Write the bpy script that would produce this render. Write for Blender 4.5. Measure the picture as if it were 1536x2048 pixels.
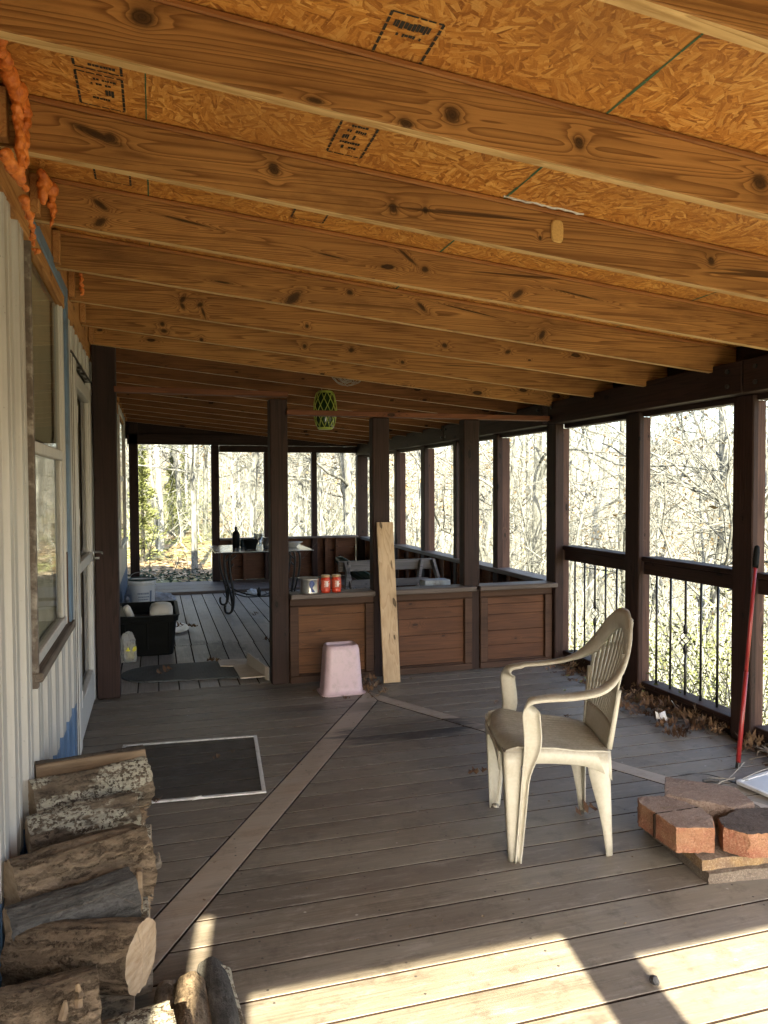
import bpy, bmesh, math, random
import numpy as np
from mathutils import Vector, Matrix, noise
R = math.radians
rnd = random.Random(7)
for o in list(bpy.data.objects): bpy.data.objects.remove(o)
C = bpy.context.scene.collection
S = bpy.context.scene

# ---------------- camera ----------------
H = 1.40
yaw, pit, rol = R(16.69), R(1.88), R(-0.278)
Fv = Vector((math.sin(yaw)*math.cos(pit), math.cos(yaw)*math.cos(pit), -math.sin(pit)))
R0 = Vector((math.cos(yaw), -math.sin(yaw), 0)); U0 = R0.cross(Fv)
Rv = R0*math.cos(rol)+U0*math.sin(rol); Uv = -R0*math.sin(rol)+U0*math.cos(rol)
cam = bpy.data.objects.new('camera', bpy.data.cameras.new('camera')); C.objects.link(cam)
cam.matrix_world = Matrix(((Rv.x, Uv.x, -Fv.x, 0), (Rv.y, Uv.y, -Fv.y, 0), (Rv.z, Uv.z, -Fv.z, H), (0, 0, 0, 1)))
cam.data.sensor_fit = 'VERTICAL'; cam.data.sensor_height = 36; cam.data.lens = 1520.5/2048*36
cam.data.clip_start = 0.05; cam.data.clip_end = 2000
S.camera = cam

# ---------------- sky, sun, exposure ----------------
SUN_AZ, SUN_EL = 8.5, 34.5           # the light travels 8.5 deg right of +Y
W = bpy.data.worlds.new('World'); S.world = W; W.use_nodes = True
wt = W.node_tree; bg = wt.nodes['Background']
sky = wt.nodes.new('ShaderNodeTexSky'); sky.sky_type = 'NISHITA'; sky.sun_disc = False
sky.sun_elevation = R(SUN_EL); sky.sun_rotation = R(180+SUN_AZ); sky.air_density = 1.0; sky.dust_density = 2.5; sky.ozone_density = 1.0
wt.links.new(sky.outputs[0], bg.inputs[0]); bg.inputs[1].default_value = 0.10
sl = bpy.data.lights.new('sun', 'SUN'); sl.energy = 4.7; sl.angle = R(0.5); sl.color = (1.0, 0.88, 0.64)
sun = bpy.data.objects.new('sun', sl); C.objects.link(sun)
sd = Vector((math.sin(R(SUN_AZ))*math.cos(R(SUN_EL)), math.cos(R(SUN_AZ))*math.cos(R(SUN_EL)), -math.sin(R(SUN_EL))))
sun.rotation_euler = sd.to_track_quat('-Z', 'Y').to_euler()
S.view_settings.view_transform = 'Standard'; S.view_settings.look = 'None'
S.view_settings.exposure = 3.18; S.view_settings.gamma = 1; S.view_settings.use_curve_mapping = False
S.cycles.diffuse_bounces = 6; S.cycles.max_bounces = 12; S.cycles.transparent_max_bounces = 16

# ---------------- node helper ----------------
class NT:
    def __init__(s, name):
        s.m = bpy.data.materials.new(name); s.m.use_nodes = True; s.t = s.m.node_tree
        s.b = s.t.nodes['Principled BSDF']; s.out = s.t.nodes['Material Output']
    def put(s, sock, v):
        if isinstance(v, bpy.types.NodeSocket): s.t.links.new(v, sock)
        elif v is not None:
            if isinstance(v, (tuple, list)) and len(v) == 3 and len(sock.default_value) == 4: v = (*v, 1)
            sock.default_value = v
    def n(s, typ, *ins, out=0, kw=None, **props):
        nd = s.t.nodes.new('ShaderNode'+typ)
        for k, v in props.items(): setattr(nd, k, v)
        for i, v in enumerate(ins): s.put(nd.inputs[i], v)
        for k, v in (kw or {}).items(): s.put(nd.inputs[k], v)
        return nd.outputs[out]
    def math(s, op, a, b=0.0, c=0.0, clamp=False):
        return s.n('Math', a, b, c, operation=op, use_clamp=clamp)
    def obj(s, offs=True):
        v = s.n('TexCoord', out=3)
        if offs:
            r = s.n('ObjectInfo', out=5)
            v = s.n('VectorMath', v, s.n('CombineXYZ', s.math('MULTIPLY', r, 31.7), s.math('MULTIPLY', r, 17.3), s.math('MULTIPLY', r, 23.9)), operation='ADD')
        return v
    def scale(s, v, x, y, z): return s.n('VectorMath', v, (x, y, z), operation='MULTIPLY')
    def noise(s, v, sc=1.0, det=4.0, rough=0.5, dist=0.0, out=0):
        return s.n('TexNoise', kw={'Vector': v, 'Scale': sc, 'Detail': det, 'Roughness': rough, 'Distortion': dist}, out=out)
    def ramp(s, f, *stops):
        nd = s.t.nodes.new('ShaderNodeValToRGB'); s.put(nd.inputs[0], f)
        e = nd.color_ramp.elements
        while len(e) < len(stops): e.new(0.5)
        for el, (p, c) in zip(e, stops):
            el.position = p; el.color = (c, c, c, 1) if not isinstance(c, tuple) else (*c, 1)
        return nd.outputs[0]
    def mix(s, f, a, b, mode='MIX'):
        nd = s.t.nodes.new('ShaderNodeMix'); nd.data_type = 'RGBA'; nd.blend_type = mode
        s.put(nd.inputs[0], f); s.put(nd.inputs[6], a); s.put(nd.inputs[7], b); return nd.outputs[2]
    def fin(s, col, rough=0.6, bump=None, bs=0.3, bd=0.004, metal=0.0, spec=None, **kw):
        s.put(s.b.inputs['Base Color'], col); s.put(s.b.inputs['Roughness'], rough); s.put(s.b.inputs['Metallic'], metal)
        if spec is not None: s.put(s.b.inputs['Specular IOR Level'], spec)
        for k, v in kw.items(): s.put(s.b.inputs[k.replace('_', ' ')], v)
        if bump is not None:
            nd = s.t.nodes.new('ShaderNodeBump'); nd.inputs['Strength'].default_value = bs; nd.inputs['Distance'].default_value = bd
            s.put(nd.inputs['Height'], bump); s.t.links.new(nd.outputs[0], s.b.inputs['Normal'])
        return s.m

def plain(name, col, rough=0.5, var=0.15, sc=20.0, metal=0.0, bs=0.15, spec=None, dirt=None):
    t = NT(name); v = t.obj(); n = t.noise(v, sc, 5, 0.6)
    lo = tuple(c*(1-var) for c in col); hi = tuple(min(1, c*(1+var)) for c in col)
    c = t.mix(n, lo, hi)
    if dirt:
        d = t.ramp(t.noise(v, sc*0.35, 6, 0.7), (0.5, 0.0), (0.72, 1.0)); c = t.mix(d, c, dirt)
    return t.fin(c, rough, n, bs, 0.003, metal, spec)

def wood(name, dark, light, axis='X', knots=0.0, rough=0.7, ring=9.0, across=1.0, bs=0.35, grey=None, spec=0.3, worn=None, hero=None, cut=0.42):
    t = NT(name); v = t.obj()
    def st(al, ac):
        a = [ac*across]*3; a['XYZ'.index(axis)] = al
        return t.scale(v, *a)
    field = t.math('ADD', t.math('MULTIPLY', t.noise(st(0.16, 3.2), 1.0, 1.5, 0.4, 0.2), 0.62), t.math('MULTIPLY', t.noise(st(0.35, 16.0), 1.0, 2.0, 0.5), 0.30))
    if knots:
        ia = 'XYZ'.index(axis); al = t.n('SeparateXYZ', v, out=ia); o1 = t.n('SeparateXYZ', v, out=(ia+1) % 3); o2 = t.n('SeparateXYZ', v, out=(ia+2) % 3)
        wv = t.math('MULTIPLY', t.math('SUBTRACT', t.noise(v, 1.7, 1), 0.5), 0.10)
        kv = t.n('CombineXYZ', t.math('MULTIPLY', al, 3.3), t.math('MULTIPLY', t.math('ADD', t.math('ADD', o1, o2), wv), 8.0), 0.0)
        vn = t.t.nodes.new('ShaderNodeTexVoronoi'); vn.voronoi_dimensions = '2D'; t.put(vn.inputs['Vector'], kv); vn.inputs['Scale'].default_value = 1.0
        kp = t.n('SeparateColor', vn.outputs[1])
        kd = t.math('ADD', vn.outputs[0], t.math('MULTIPLY', t.math('GREATER_THAN', kp, cut), 3.0))
        kw_ = t.noise(st(16, 30), 1.0, 3, 0.6); kg = t.n('SeparateColor', vn.outputs[1], out=1)
        kd = t.math('MULTIPLY', kd, t.math('ADD', 0.75, t.math('MULTIPLY', t.math('MULTIPLY', kg, kg), 2.2)))
        kd2 = t.math('ADD', kd, t.math('MULTIPLY', t.math('SUBTRACT', kw_, 0.5), 0.11))
        near = t.ramp(kd2, (0.0, 1.0), (0.3, 0.0))
        field = t.math('ADD', field, t.math('MULTIPLY', near, 0.07))
        core = t.ramp(kd2, (0.0, 0.8), (0.05+0.03*knots, 1.0), (0.075+0.035*knots, 0.0), (1.0, 0.0))
        halo = t.ramp(kd2, (0.0, 1.0), (0.24, 0.0), (1.0, 0.0))
    hcore = None
    if hero:
        lv = t.n('TexCoord', out=3); lx = t.n('SeparateXYZ', lv); lz = t.math('ADD', t.n('SeparateXYZ', lv, out=2), t.math('MULTIPLY', lx, 0.095))
        hn = t.math('MULTIPLY', t.math('SUBTRACT', t.noise(t.scale(lv, 30, 30, 60), 1.0, 4, 0.6), 0.5), 0.9)
        for (hx, hz, rx, rz, an) in hero:
            dx = t.math('SUBTRACT', lx, hx); dz = t.math('SUBTRACT', lz, hz); ca, sa = math.cos(R(an)), math.sin(R(an))
            ux = t.math('DIVIDE', t.math('ADD', t.math('MULTIPLY', dx, ca), t.math('MULTIPLY', dz, sa)), rx*.85)
            uz = t.math('DIVIDE', t.math('SUBTRACT', t.math('MULTIPLY', dz, ca), t.math('MULTIPLY', dx, sa)), rz)
            d = t.math('SQRT', t.math('ADD', t.math('MULTIPLY', ux, ux), t.math('MULTIPLY', uz, uz)))
            field = t.math('ADD', field, t.math('MULTIPLY', t.math('EXPONENT', t.math('MULTIPLY', d, -0.8)), 0.11))
            c_ = t.ramp(t.math('ADD', d, hn), (0.0, 1.0), (0.8, 0.85), (1.15, 0.25), (1.0, 0.0)) if False else t.ramp(t.math('MULTIPLY', t.math('ADD', d, hn), 0.5), (0.0, 1.0), (0.38, 0.9), (0.62, 0.3), (1.0, 0.0))
            hcore = c_ if hcore is None else t.math('MAXIMUM', hcore, c_)
    rings = t.math('FRACT', t.math('MULTIPLY', field, ring*4.4))
    line = t.ramp(rings, (0.0, 0.1), (0.55, 0.35), (0.86, 0.95), (0.93, 1.0), (1.0, 0.1))
    fib = t.noise(st(3.0, 150.0), 1.0, 3, 0.6)
    big = t.noise(st(0.9, 4.0), 1.0, 3, 0.6)
    f = t.math('ADD', t.math('MULTIPLY', line, 0.55), t.math('MULTIPLY', fib, 0.5))
    col = t.mix(t.ramp(f, (0.2, 0.0), (0.85, 1.0)), light, dark)
    col = t.mix(t.ramp(big, (0.35, 0.0), (0.7, 0.55)), col, tuple(x*0.62 for x in dark))
    blot = t.noise(st(2.0, 9.0), 1.0, 7, 0.7); col = t.mix(t.ramp(blot, (0.50, 0.0), (0.68, 0.6)), col, tuple(x*0.7 for x in dark))
    crack = t.ramp(t.noise(st(0.9, 34.0), 1.0, 2, 0.4), (0.71, 0.0), (0.745, 0.85))
    col = t.mix(crack, col, tuple(x*0.3 for x in dark))
    if grey: col = t.mix(t.ramp(t.noise(st(0.8, 3.0), 1.3, 5, 0.65), (0.42, 0.0), (0.66, 0.75)), col, grey)
    if worn: col = t.mix(t.ramp(t.noise(v, 9.0, 8, 0.72), (0.55, 0.0), (0.68, 0.6)), col, worn)
    if knots:
        col = t.mix(t.math('MULTIPLY', halo, 0.5), col, tuple(x*0.5 for x in dark))
        col = t.mix(core, col, tuple(x*0.18 for x in dark))
    if hcore is not None: col = t.mix(t.math('MULTIPLY', hcore, 0.93), col, tuple(x*0.14 for x in dark))
    return t.fin(col, rough, t.math('SUBTRACT', f, t.math('MULTIPLY', crack, 1.5)), bs, 0.003, spec=spec)

M = {}
M['rafter'] = wood('sawn_pine_rafter', (0.17, 0.071, 0.018), (0.49, 0.248, 0.076), 'X', knots=1.0, ring=11, spec=0.25, cut=0.3)
HERO = {0: [(-.014, .098, .028, .018, 10), (.695, .056, .022, .018, 0), (.578, .010, .020, .010, 0), (1.039, .064, .016, .014, 0), (1.602, .082, .028, .02, 20), (.36, .012, .02, .006, 0)],
        1: [(-.150, .085, .075, .010, -14), (-.112, .082, .022, .014, 0), (.355, .092, .018, .018, 30), (.732, .050, .016, .014, 0), (.841, .064, .010, .010, 0), (1.941, .094, .018, .014, 0), (1.25, .05, .007, .007, 0)],
        2: [(-.176, .092, .030, .009, -32), (-.177, .030, .028, .012, 45), (1.053, .074, .016, .012, 20), (.98, .11, .05, .006, -35), (1.465, .042, .035, .012, 38), (.12, .09, .10, .004, -4), (1.75, .085, .11, .0035, -3), (.66, .06, .06, .003, -3)],
        3: [(.89, .10, .016, .012, 0), (.30, .05, .04, .004, 0), (.62, .03, .05, .018, 45), (1.25, .09, .03, .01, -40), (1.9, .05, .03, .012, 60), (1.5, .11, .16, .003, -4)],
        4: [(.146, .087, .026, .010, 60), (.146, .055, .018, .010, -50), (.234, .075, .018, .010, 30), (.25, .04, .030, .006, -70), (.8, .05, .01, .01, 0), (1.6, .06, .018, .012, 0), (2.0, .08, .02, .01, 30)],
        5: [(.274, .01, .012, .012, 0), (.05, .07, .014, .012, 0), (.06, .03, .018, .010, 0), (.9, .06, .014, .012, 0), (1.2, .08, .02, .012, 20), (1.54, .05, .014, .010, 0)]}
RM = {k_: wood('knotty_pine_rafter', tuple(c*q for c in (0.17, 0.071, 0.018)), tuple(c*q for c in (0.49, 0.248, 0.076)), 'X', knots=0.8, ring=rg_, spec=0.25, hero=h, cut=0.035) for (k_, h), q, rg_ in zip(HERO.items(), (1.05, .95, 1.0, .9, 1.0, .9), (9, 8, 14, 12, 11, 10))}
M['rafter_dark'] = wood('stained_unlit_rafter', (0.12, 0.050, 0.019), (0.25, 0.112, 0.040), 'X', knots=0.8, ring=9, spec=0.2)  # brown stain plus the missing light of the far rafters, both in the colour
M['rafter_edge_lit'] = wood('lit_rafter_underside', (0.42, 0.25, 0.09), (0.74, 0.51, 0.23), 'X', ring=5, spec=0.25)  # paler underside: bounce light from the deck is put into the colour
M['dark_rafter_edge_lit'] = wood('lit_far_rafter_underside', (0.50, 0.36, 0.22), (0.70, 0.54, 0.36), 'X', ring=5, spec=0.3)  # far undersides, paler still: light from below painted into the wood
M['ledger'] = wood('ledger_pine', (0.30, 0.13, 0.04), (0.50, 0.26, 0.09), 'Y', knots=0.7, spec=0.2)
M['strip'] = wood('furring_strip', (0.27, 0.105, 0.03), (0.38, 0.17, 0.05), 'X', knots=0.0, ring=4, spec=0.3)
brd, brl = (0.018, 0.0095, 0.0075), (0.044, 0.022, 0.017)
M['stainZ'] = wood('brown_stained_post', brd, brl, 'Z', knots=0.6, ring=8, spec=0.25, rough=0.65)
M['stainX'] = wood('brown_stained_board_x', brd, brl, 'X', knots=0.4, ring=8, spec=0.25, rough=0.65)
M['stainY'] = wood('brown_stained_board_y', brd, brl, 'Y', knots=0.5, ring=8, spec=0.25, rough=0.65)
M['redX'] = wood('red_stained_board', (0.12, 0.042, 0.018), (0.22, 0.085, 0.036), 'X', knots=0.3, spec=0.3)
M['panel'] = wood('cedar_panel', (0.075, 0.032, 0.016), (0.15, 0.066, 0.032), 'X', knots=0.5, ring=12, spec=0.3)
M['panel2'] = wood('cedar_panel_light', (0.095, 0.042, 0.018), (0.175, 0.08, 0.034), 'X', knots=0.45, ring=10, spec=0.3)
M['panelY'] = wood('cedar_panel_y', (0.11, 0.047, 0.024), (0.20, 0.09, 0.045), 'Y', knots=0.5, ring=10, spec=0.3)
M['trim'] = wood('panel_trim', (0.045, 0.023, 0.014), (0.09, 0.047, 0.029), 'X', knots=0.0, spec=0.3)
M['capX'] = wood('weathered_cap', (0.06, 0.046, 0.038), (0.15, 0.12, 0.105), 'X', spec=0.4, rough=0.55)
M['capY'] = wood('weathered_cap_y', (0.08, 0.068, 0.06), (0.19, 0.165, 0.15), 'Y', spec=0.4, rough=0.55)
M['pale'] = wood('pale_board', (0.44, 0.31, 0.18), (0.60, 0.46, 0.30), 'Z', knots=0.5, ring=5, spec=0.2)
M['greyY'] = wood('grey_weathered', (0.10, 0.09, 0.085), (0.22, 0.205, 0.19), 'X', knots=0.3)
M['sill'] = wood('sill_wood', (0.09, 0.07, 0.055), (0.2, 0.165, 0.13), 'Y')

def deck_mat(name, axis, c1, c2, grey):
    t = NT(name); v = t.obj(False)
    a = t.n('Attribute', attribute_name='rnd', out=2)
    vo = t.n('VectorMath', v, t.n('CombineXYZ', t.math('MULTIPLY', a, 13.0), t.math('MULTIPLY', a, 29.0), 0.0), operation='ADD')
    st = (lambda al, ac: t.scale(vo, al, ac, ac)) if axis == 'X' else (lambda al, ac: t.scale(vo, ac, al, ac))
    fib = t.noise(st(2.5, 90), 1.0, 4, 0.65)
    broad = t.noise(st(1.6, 8), 1.0, 7, 0.68)
    fine = t.noise(v, 160.0, 3, 0.6)
    col = t.mix(t.ramp(fib, (0.3, 0.0), (0.75, 1.0)), c1, c2)
    col = t.mix(t.ramp(broad, (0.35, 0.0), (0.72, 0.75)), col, grey)
    sep = t.n('SeparateXYZ', v); sy = t.n('SeparateXYZ', v, out=1)
    gx = t.math('MULTIPLY', t.math('SUBTRACT', sep, 0.7), 0.5, clamp=True)
    col = t.mix(gx, col, t.mix(fib, tuple(x*0.9 for x in grey), tuple(x*1.15 for x in grey)))
    col = t.mix(t.math('MULTIPLY', t.math('FRACT', t.math('MULTIPLY', a, 7.3)), 0.45), col, (0.075, 0.058, 0.048))
    # damp patches with a shape of their own
    def stain(cx, cy, rx, ry, amt):
        dx = t.math('DIVIDE', t.math('SUBTRACT', sep, cx), rx); dy = t.math('DIVIDE', t.math('SUBTRACT', sy, cy), ry)
        d = t.math('ADD', t.math('MULTIPLY', dx, dx), t.math('MULTIPLY', dy, dy))
        d = t.math('ADD', d, t.math('MULTIPLY', t.math('SUBTRACT', t.noise(st(3, 14), 1.6, 4, 0.6), 0.5), 2.2))
        return t.math('MULTIPLY', t.ramp(d, (0.45, 1.0), (1.0, 0.0)), t.math('MULTIPLY', t.ramp(t.math('FRACT', t.math('MULTIPLY', a, 3.7)), (0.2, 0.6), (0.5, 1.0)), amt))
    if axis == 'X':
        for q in ((1.38, 4.12, 0.50, 0.22, .95), (1.0, 4.65, 0.5, 0.12, .5), (1.45, 3.6, .3, .08, .3), (0.75, 5.2, 0.4, 0.12, 0.6), (0.33, 2.6, 0.2, 0.2, 0.3)):
            col = t.mix(stain(*q), col, (0.022, 0.024, 0.024))
    else:
        for q in ((0.45, 6.7, 0.34, 0.42, .75), (0.15, 7.1, 0.25, 0.2, .5), (0.9, 8.0, 0.2, 0.3, .35)):
            col = t.mix(stain(*q), col, (0.03, 0.032, 0.032))
    specks = t.n('TexVoronoi', kw={'Vector': v, 'Scale': 11.0, 'Randomness': 1.0}, out=0)
    sc = t.n('TexVoronoi', kw={'Vector': v, 'Scale': 11.0, 'Randomness': 1.0}, out=1)
    keep = t.ramp(t.n('SeparateColor', sc), (0.66, 0.0), (0.68, 1.0))
    sw = t.math('MULTIPLY', t.ramp(t.math('ADD', specks, t.math('MULTIPLY', fine, 0.06)), (0.075, 1.0), (0.1, 0.0)), keep)
    col = t.mix(t.math('MULTIPLY', sw, 0.75), col, (0.42, 0.41, 0.38))
    scuff = t.ramp(t.noise(st(6, 26), 1.0, 9, 0.78), (0.52, 0.0), (0.68, 0.75)); col = t.mix(scuff, col, (0.27, 0.245, 0.215))
    mott = t.ramp(t.noise(v, 9.0, 9, 0.75), (0.52, 0.0), (0.66, 0.5)); col = t.mix(mott, col, tuple(x*.6 for x in c1))
    rg = t.ramp(broad, (0.3, 0.42), (0.7, 0.62))
    return t.fin(col, rg, t.math('ADD', fib, t.math('MULTIPLY', fine, 0.6)), 0.35, 0.002, spec=0.45)
M['deckX'] = deck_mat('deck_boards', 'X', (0.072, 0.059, 0.045), (0.205, 0.171, 0.128), (0.225, 0.207, 0.172))
M['deckY'] = deck_mat('far_deck_boards', 'Y', (0.14, 0.128, 0.112), (0.29, 0.27, 0.245), (0.31, 0.30, 0.28))
M['inlay'] = deck_mat('inlay_board', 'X', (0.19, 0.14, 0.10), (0.33, 0.26, 0.19), (0.36, 0.32, 0.265))

def osb():
    t = NT('strand_board'); v = t.obj(False)
    def layer(sc, seed):
        vv = t.n('VectorMath', v, (seed, seed*2.3, 0), operation='ADD')
        w = t.n('VectorMath', vv, t.n('VectorMath', t.noise(vv, 9.0, 2, out=1), (0.03, 0.03, 0), operation='MULTIPLY'), operation='ADD')
        vc = t.n('TexVoronoi', kw={'Vector': w, 'Scale': sc, 'Randomness': 1.0}, out=1)
        r = t.n('SeparateColor', vc); g = t.n('SeparateColor', vc, out=1)
        rot = t.n('VectorRotate', kw={'Vector': vv, 'Angle': t.math('MULTIPLY', r, 6.28)}, rotation_type='Z_AXIS')
        st = t.noise(t.scale(rot, 22, 240, 22), 1.0, 3, 0.6)
        fl = t.n('TexVoronoi', kw={'Vector': t.scale(rot, 15, 95, 15), 'Scale': 1.0, 'Randomness': 1.0}, out=1)
        return g, st, t.n('SeparateColor', fl)
    g1, s1, f1 = layer(9.0, 0.0); g2, s2, f2 = layer(17.0, 3.1)
    pick = t.ramp(t.noise(v, 30.0, 2), (0.47, 0.0), (0.53, 1.0))
    a = t.math('ADD', t.math('MULTIPLY', f1, 0.55), t.math('MULTIPLY', s1, 0.45))
    b = t.math('ADD', t.math('MULTIPLY', f2, 0.55), t.math('MULTIPLY', s2, 0.45))
    h = t.mix(pick, a, b); gg = t.mix(pick, g1, g2)
    col = t.ramp(h, (0.12, (0.17, 0.05, 0.009)), (0.35, (0.42, 0.165, 0.028)), (0.58, (0.60, 0.27, 0.052)), (0.85, (0.78, 0.45, 0.13)))
    col = t.mix(t.math('MULTIPLY', gg, 0.34), col, (0.28, 0.095, 0.02))
    fib = t.noise(t.scale(v, 60, 60, 60), 3.0, 6, 0.75); col = t.mix(t.ramp(fib, (0.55, 0.0), (0.68, 0.35)), col, (0.74, 0.47, 0.17)); col = t.mix(t.ramp(fib, (0.32, 0.5), (0.43, 0.0)), col, (0.17, 0.06, 0.015))
    zone = t.noise(v, 1.4, 3, 0.6); col = t.mix(t.ramp(zone, (0.45, 0.0), (0.65, 0.4)), col, (0.30, 0.13, 0.035))
    return t.fin(col, 0.55, h, 0.5, 0.003, spec=0.35)
M['osb'] = osb()
M['ink'] = plain('stamp_ink', (0.03, 0.026, 0.018), 0.8, 0.5, 60)
M['green_ink'] = plain('green_line_ink', (0.045, 0.11, 0.055), 0.8, 0.3, 80)

def siding(name, c, rust):
    t = NT(name); v = t.obj(False)
    col = t.mix(t.noise(t.scale(v, 6, 6, 1.2), 3.0, 6, 0.65), tuple(x*0.78 for x in c), c)
    streak = t.ramp(t.noise(t.scale(v, 40, 40, 1.5), 1.0, 5, 0.6), (0.48, 0.0), (0.72, 0.6))
    col = t.mix(streak, col, tuple(x*0.55 for x in c))
    r1 = t.ramp(t.noise(v, 38.0, 8, 0.75), (0.655, 0.0), (0.68, 1.0))
    r2 = t.ramp(t.noise(v, 2.6, 3, 0.5), (0.52, 0.0), (0.62, 1.0))
    col = t.mix(t.math('MULTIPLY', r1, r2), col, rust)
    sp = t.ramp(t.noise(v, 130.0, 2, 0.5), (0.70, 0.0), (0.74, 0.6)); col = t.mix(sp, col, tuple(x*0.4 for x in c))
    return t.fin(col, 0.42, t.noise(v, 50.0, 4), 0.12, 0.003, spec=0.5)
M['white'] = siding('white_metal_siding', (0.50, 0.49, 0.455), (0.07, 0.028, 0.012))
M['blue'] = siding('blue_metal_siding', (0.085, 0.165, 0.30), (0.04, 0.05, 0.07))
M['frame'] = siding('white_frame_paint', (0.58, 0.565, 0.53), (0.12, 0.06, 0.03))
M['bluetrim'] = plain('blue_window_trim', (0.10, 0.17, 0.26), 0.5, 0.2, 12, dirt=(0.06, 0.075, 0.09))
M['jamb'] = plain('chipped_dark_jamb', (0.12, 0.095, 0.075), 0.8, 0.6, 40, dirt=(0.40, 0.37, 0.32))
M['black'] = plain('black_metal', (0.014, 0.014, 0.015), 0.45, 0.3, 40, spec=0.5)
M['wrought'] = plain('wrought_iron', (0.012, 0.013, 0.014), 0.35, 0.3, 30, metal=0.3)
M['steel'] = plain('steel', (0.5, 0.5, 0.5), 0.35, 0.15, 30, metal=1.0)
M['alu'] = plain('aluminium_frame', (0.66, 0.66, 0.65), 0.45, 0.1, 30, metal=0.35, dirt=(0.3, 0.29, 0.27))
M['curtain'] = plain('cream_curtain', (0.42, 0.39, 0.31), 0.9, 0.12, 8)
M['dark'] = plain('dark_interior', (0.03, 0.028, 0.025), 0.9, 0.2, 5)
M['plas_black'] = plain('black_plastic', (0.006, 0.007, 0.007), 0.6, 0.2, 20, spec=0.08)
M['plas_white'] = plain('white_plastic', (0.55, 0.54, 0.5), 0.4, 0.08, 20, dirt=(0.35, 0.32, 0.27))
M['plas_green'] = plain('dark_green_plastic', (0.016, 0.032, 0.026), 0.3, 0.3, 15)
M['lime'] = plain('lime_rope', (0.34, 0.42, 0.06), 0.5, 0.3, 60)
M['rope'] = plain('pale_cord', (0.30, 0.28, 0.24), 0.8, 0.2, 60)
M['greenglass'] = plain('green_glass', (0.015, 0.04, 0.012), 0.15, 0.4, 20)
M['redpole'] = plain('red_painted_pole', (0.24, 0.020, 0.02), 0.35, 0.2, 25, dirt=(0.16, 0.02, 0.018))
M['tin'] = plain('tin_can', (0.55, 0.55, 0.53), 0.3, 0.25, 25, metal=0.9)
M['inkblue'] = plain('blue_print', (0.04, 0.07, 0.22), 0.5, 0.2, 40)
M['jarred'] = plain('red_sauce', (0.50, 0.045, 0.018), 0.18, 0.25, 30)
M['jarorange'] = plain('red_label', (0.46, 0.08, 0.035), 0.5, 0.2, 30)
M['paper'] = plain('white_paper', (0.7, 0.69, 0.66), 0.8, 0.06, 20)
M['gold'] = plain('jar_lid', (0.5, 0.36, 0.2), 0.35, 0.15, 30, metal=0.6)
M['foam'] = None
M['lino'] = plain('beige_board', (0.42, 0.375, 0.315), 0.7, 0.12, 6, dirt=(0.25, 0.22, 0.18))
M['cloth'] = plain('blue_white_cloth', (0.36, 0.40, 0.48), 0.9, 0.35, 18)
M['bluepaint'] = plain('pale_blue_flaking_paint', (0.34, 0.40, 0.46), 0.7, 0.15, 30, dirt=(0.12, 0.11, 0.1))
M['citrus'] = plain('yellow_fruit', (0.62, 0.55, 0.03), 0.4, 0.15, 20)
M['stone'] = plain('coal', (0.03, 0.03, 0.033), 0.7, 0.4, 60)

def foam():
    t = NT('orange_spray_foam'); v = t.obj(False); n = t.noise(v, 30, 5, 0.6)
    col = t.ramp(n, (0.3, (0.35, 0.075, 0.01)), (0.6, (0.66, 0.20, 0.035)), (0.8, (0.75, 0.30, 0.09)))
    return t.fin(col, 0.42, t.noise(v, 160, 4, 0.6), 0.7, 0.004, spec=0.4)
M['foam'] = foam()

def bark(name, dark, light, lichen=0.0, sc=1.0, cracks=1.0):
    t = NT(name); v = t.obj()
    st = t.scale(v, 5*sc, 60*sc, 60*sc)
    w = t.n('VectorMath', st, t.n('VectorMath', t.noise(v, 16.0*sc, 5, 0.65, out=1), (2.5, 5.0, 5.0), operation='MULTIPLY'), operation='ADD')
    fis = t.noise(w, 1.0, 4, 0.6); fis2 = t.noise(w, 2.7, 5, 0.7)
    n = t.noise(t.scale(v, 25, 120, 120), 1.0*sc, 6, 0.7)
    fr_ = t.ramp(t.math('ADD', t.math('MULTIPLY', fis, 0.6), t.math('MULTIPLY', fis2, 0.4)), (0.38, 0.0), (0.50, 0.75), (0.62, 1.0))
    h = t.math('ADD', t.math('MULTIPLY', fr_, cracks), t.math('MULTIPLY', n, 0.6))
    col = t.mix(t.math('ADD', t.math('MULTIPLY', fr_, min(1.0, cracks*.8)), t.math('MULTIPLY', t.math('SUBTRACT', n, 0.3), 0.7), clamp=True), tuple(x*.55 for x in dark), light)
    col = t.mix(t.ramp(t.noise(v, 14.0, 5, 0.6), (0.4, 0.0), (0.7, 0.6)), col, tuple(x*0.5 for x in dark))
    if lichen:
        m1 = t.ramp(t.noise(v, 75.0, 5, 0.7), (0.46, 0.0), (0.50, 1.0)); m2 = t.ramp(t.noise(t.scale(v, 0.5, 1, 1), 9.0, 4, 0.6), (0.57-0.13*lichen, 0.0), (0.62-0.13*lichen, 1.0))
        lm = t.math('MULTIPLY', m1, m2); col = t.mix(lm, col, t.mix(n, (0.50, 0.46, 0.33), (0.80, 0.76, 0.62)))
        h = t.math('ADD', h, t.math('MULTIPLY', lm, 0.8))
    return t.fin(col, 0.85, h, 1.0, 0.012, spec=0.15)
M['bark1'] = bark('rough_bark', (0.09, 0.062, 0.038), (0.36, 0.27, 0.18))
M['bark2'] = bark('grey_bark', (0.12, 0.10, 0.078), (0.40, 0.345, 0.275), cracks=0.6)
M['bark3'] = bark('lichen_bark', (0.08, 0.062, 0.045), (0.32, 0.25, 0.175), lichen=1.0)
M['bark4'] = bark('smooth_dark_bark', (0.075, 0.072, 0.066), (0.27, 0.255, 0.23), lichen=0.0, cracks=0.35)
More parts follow.
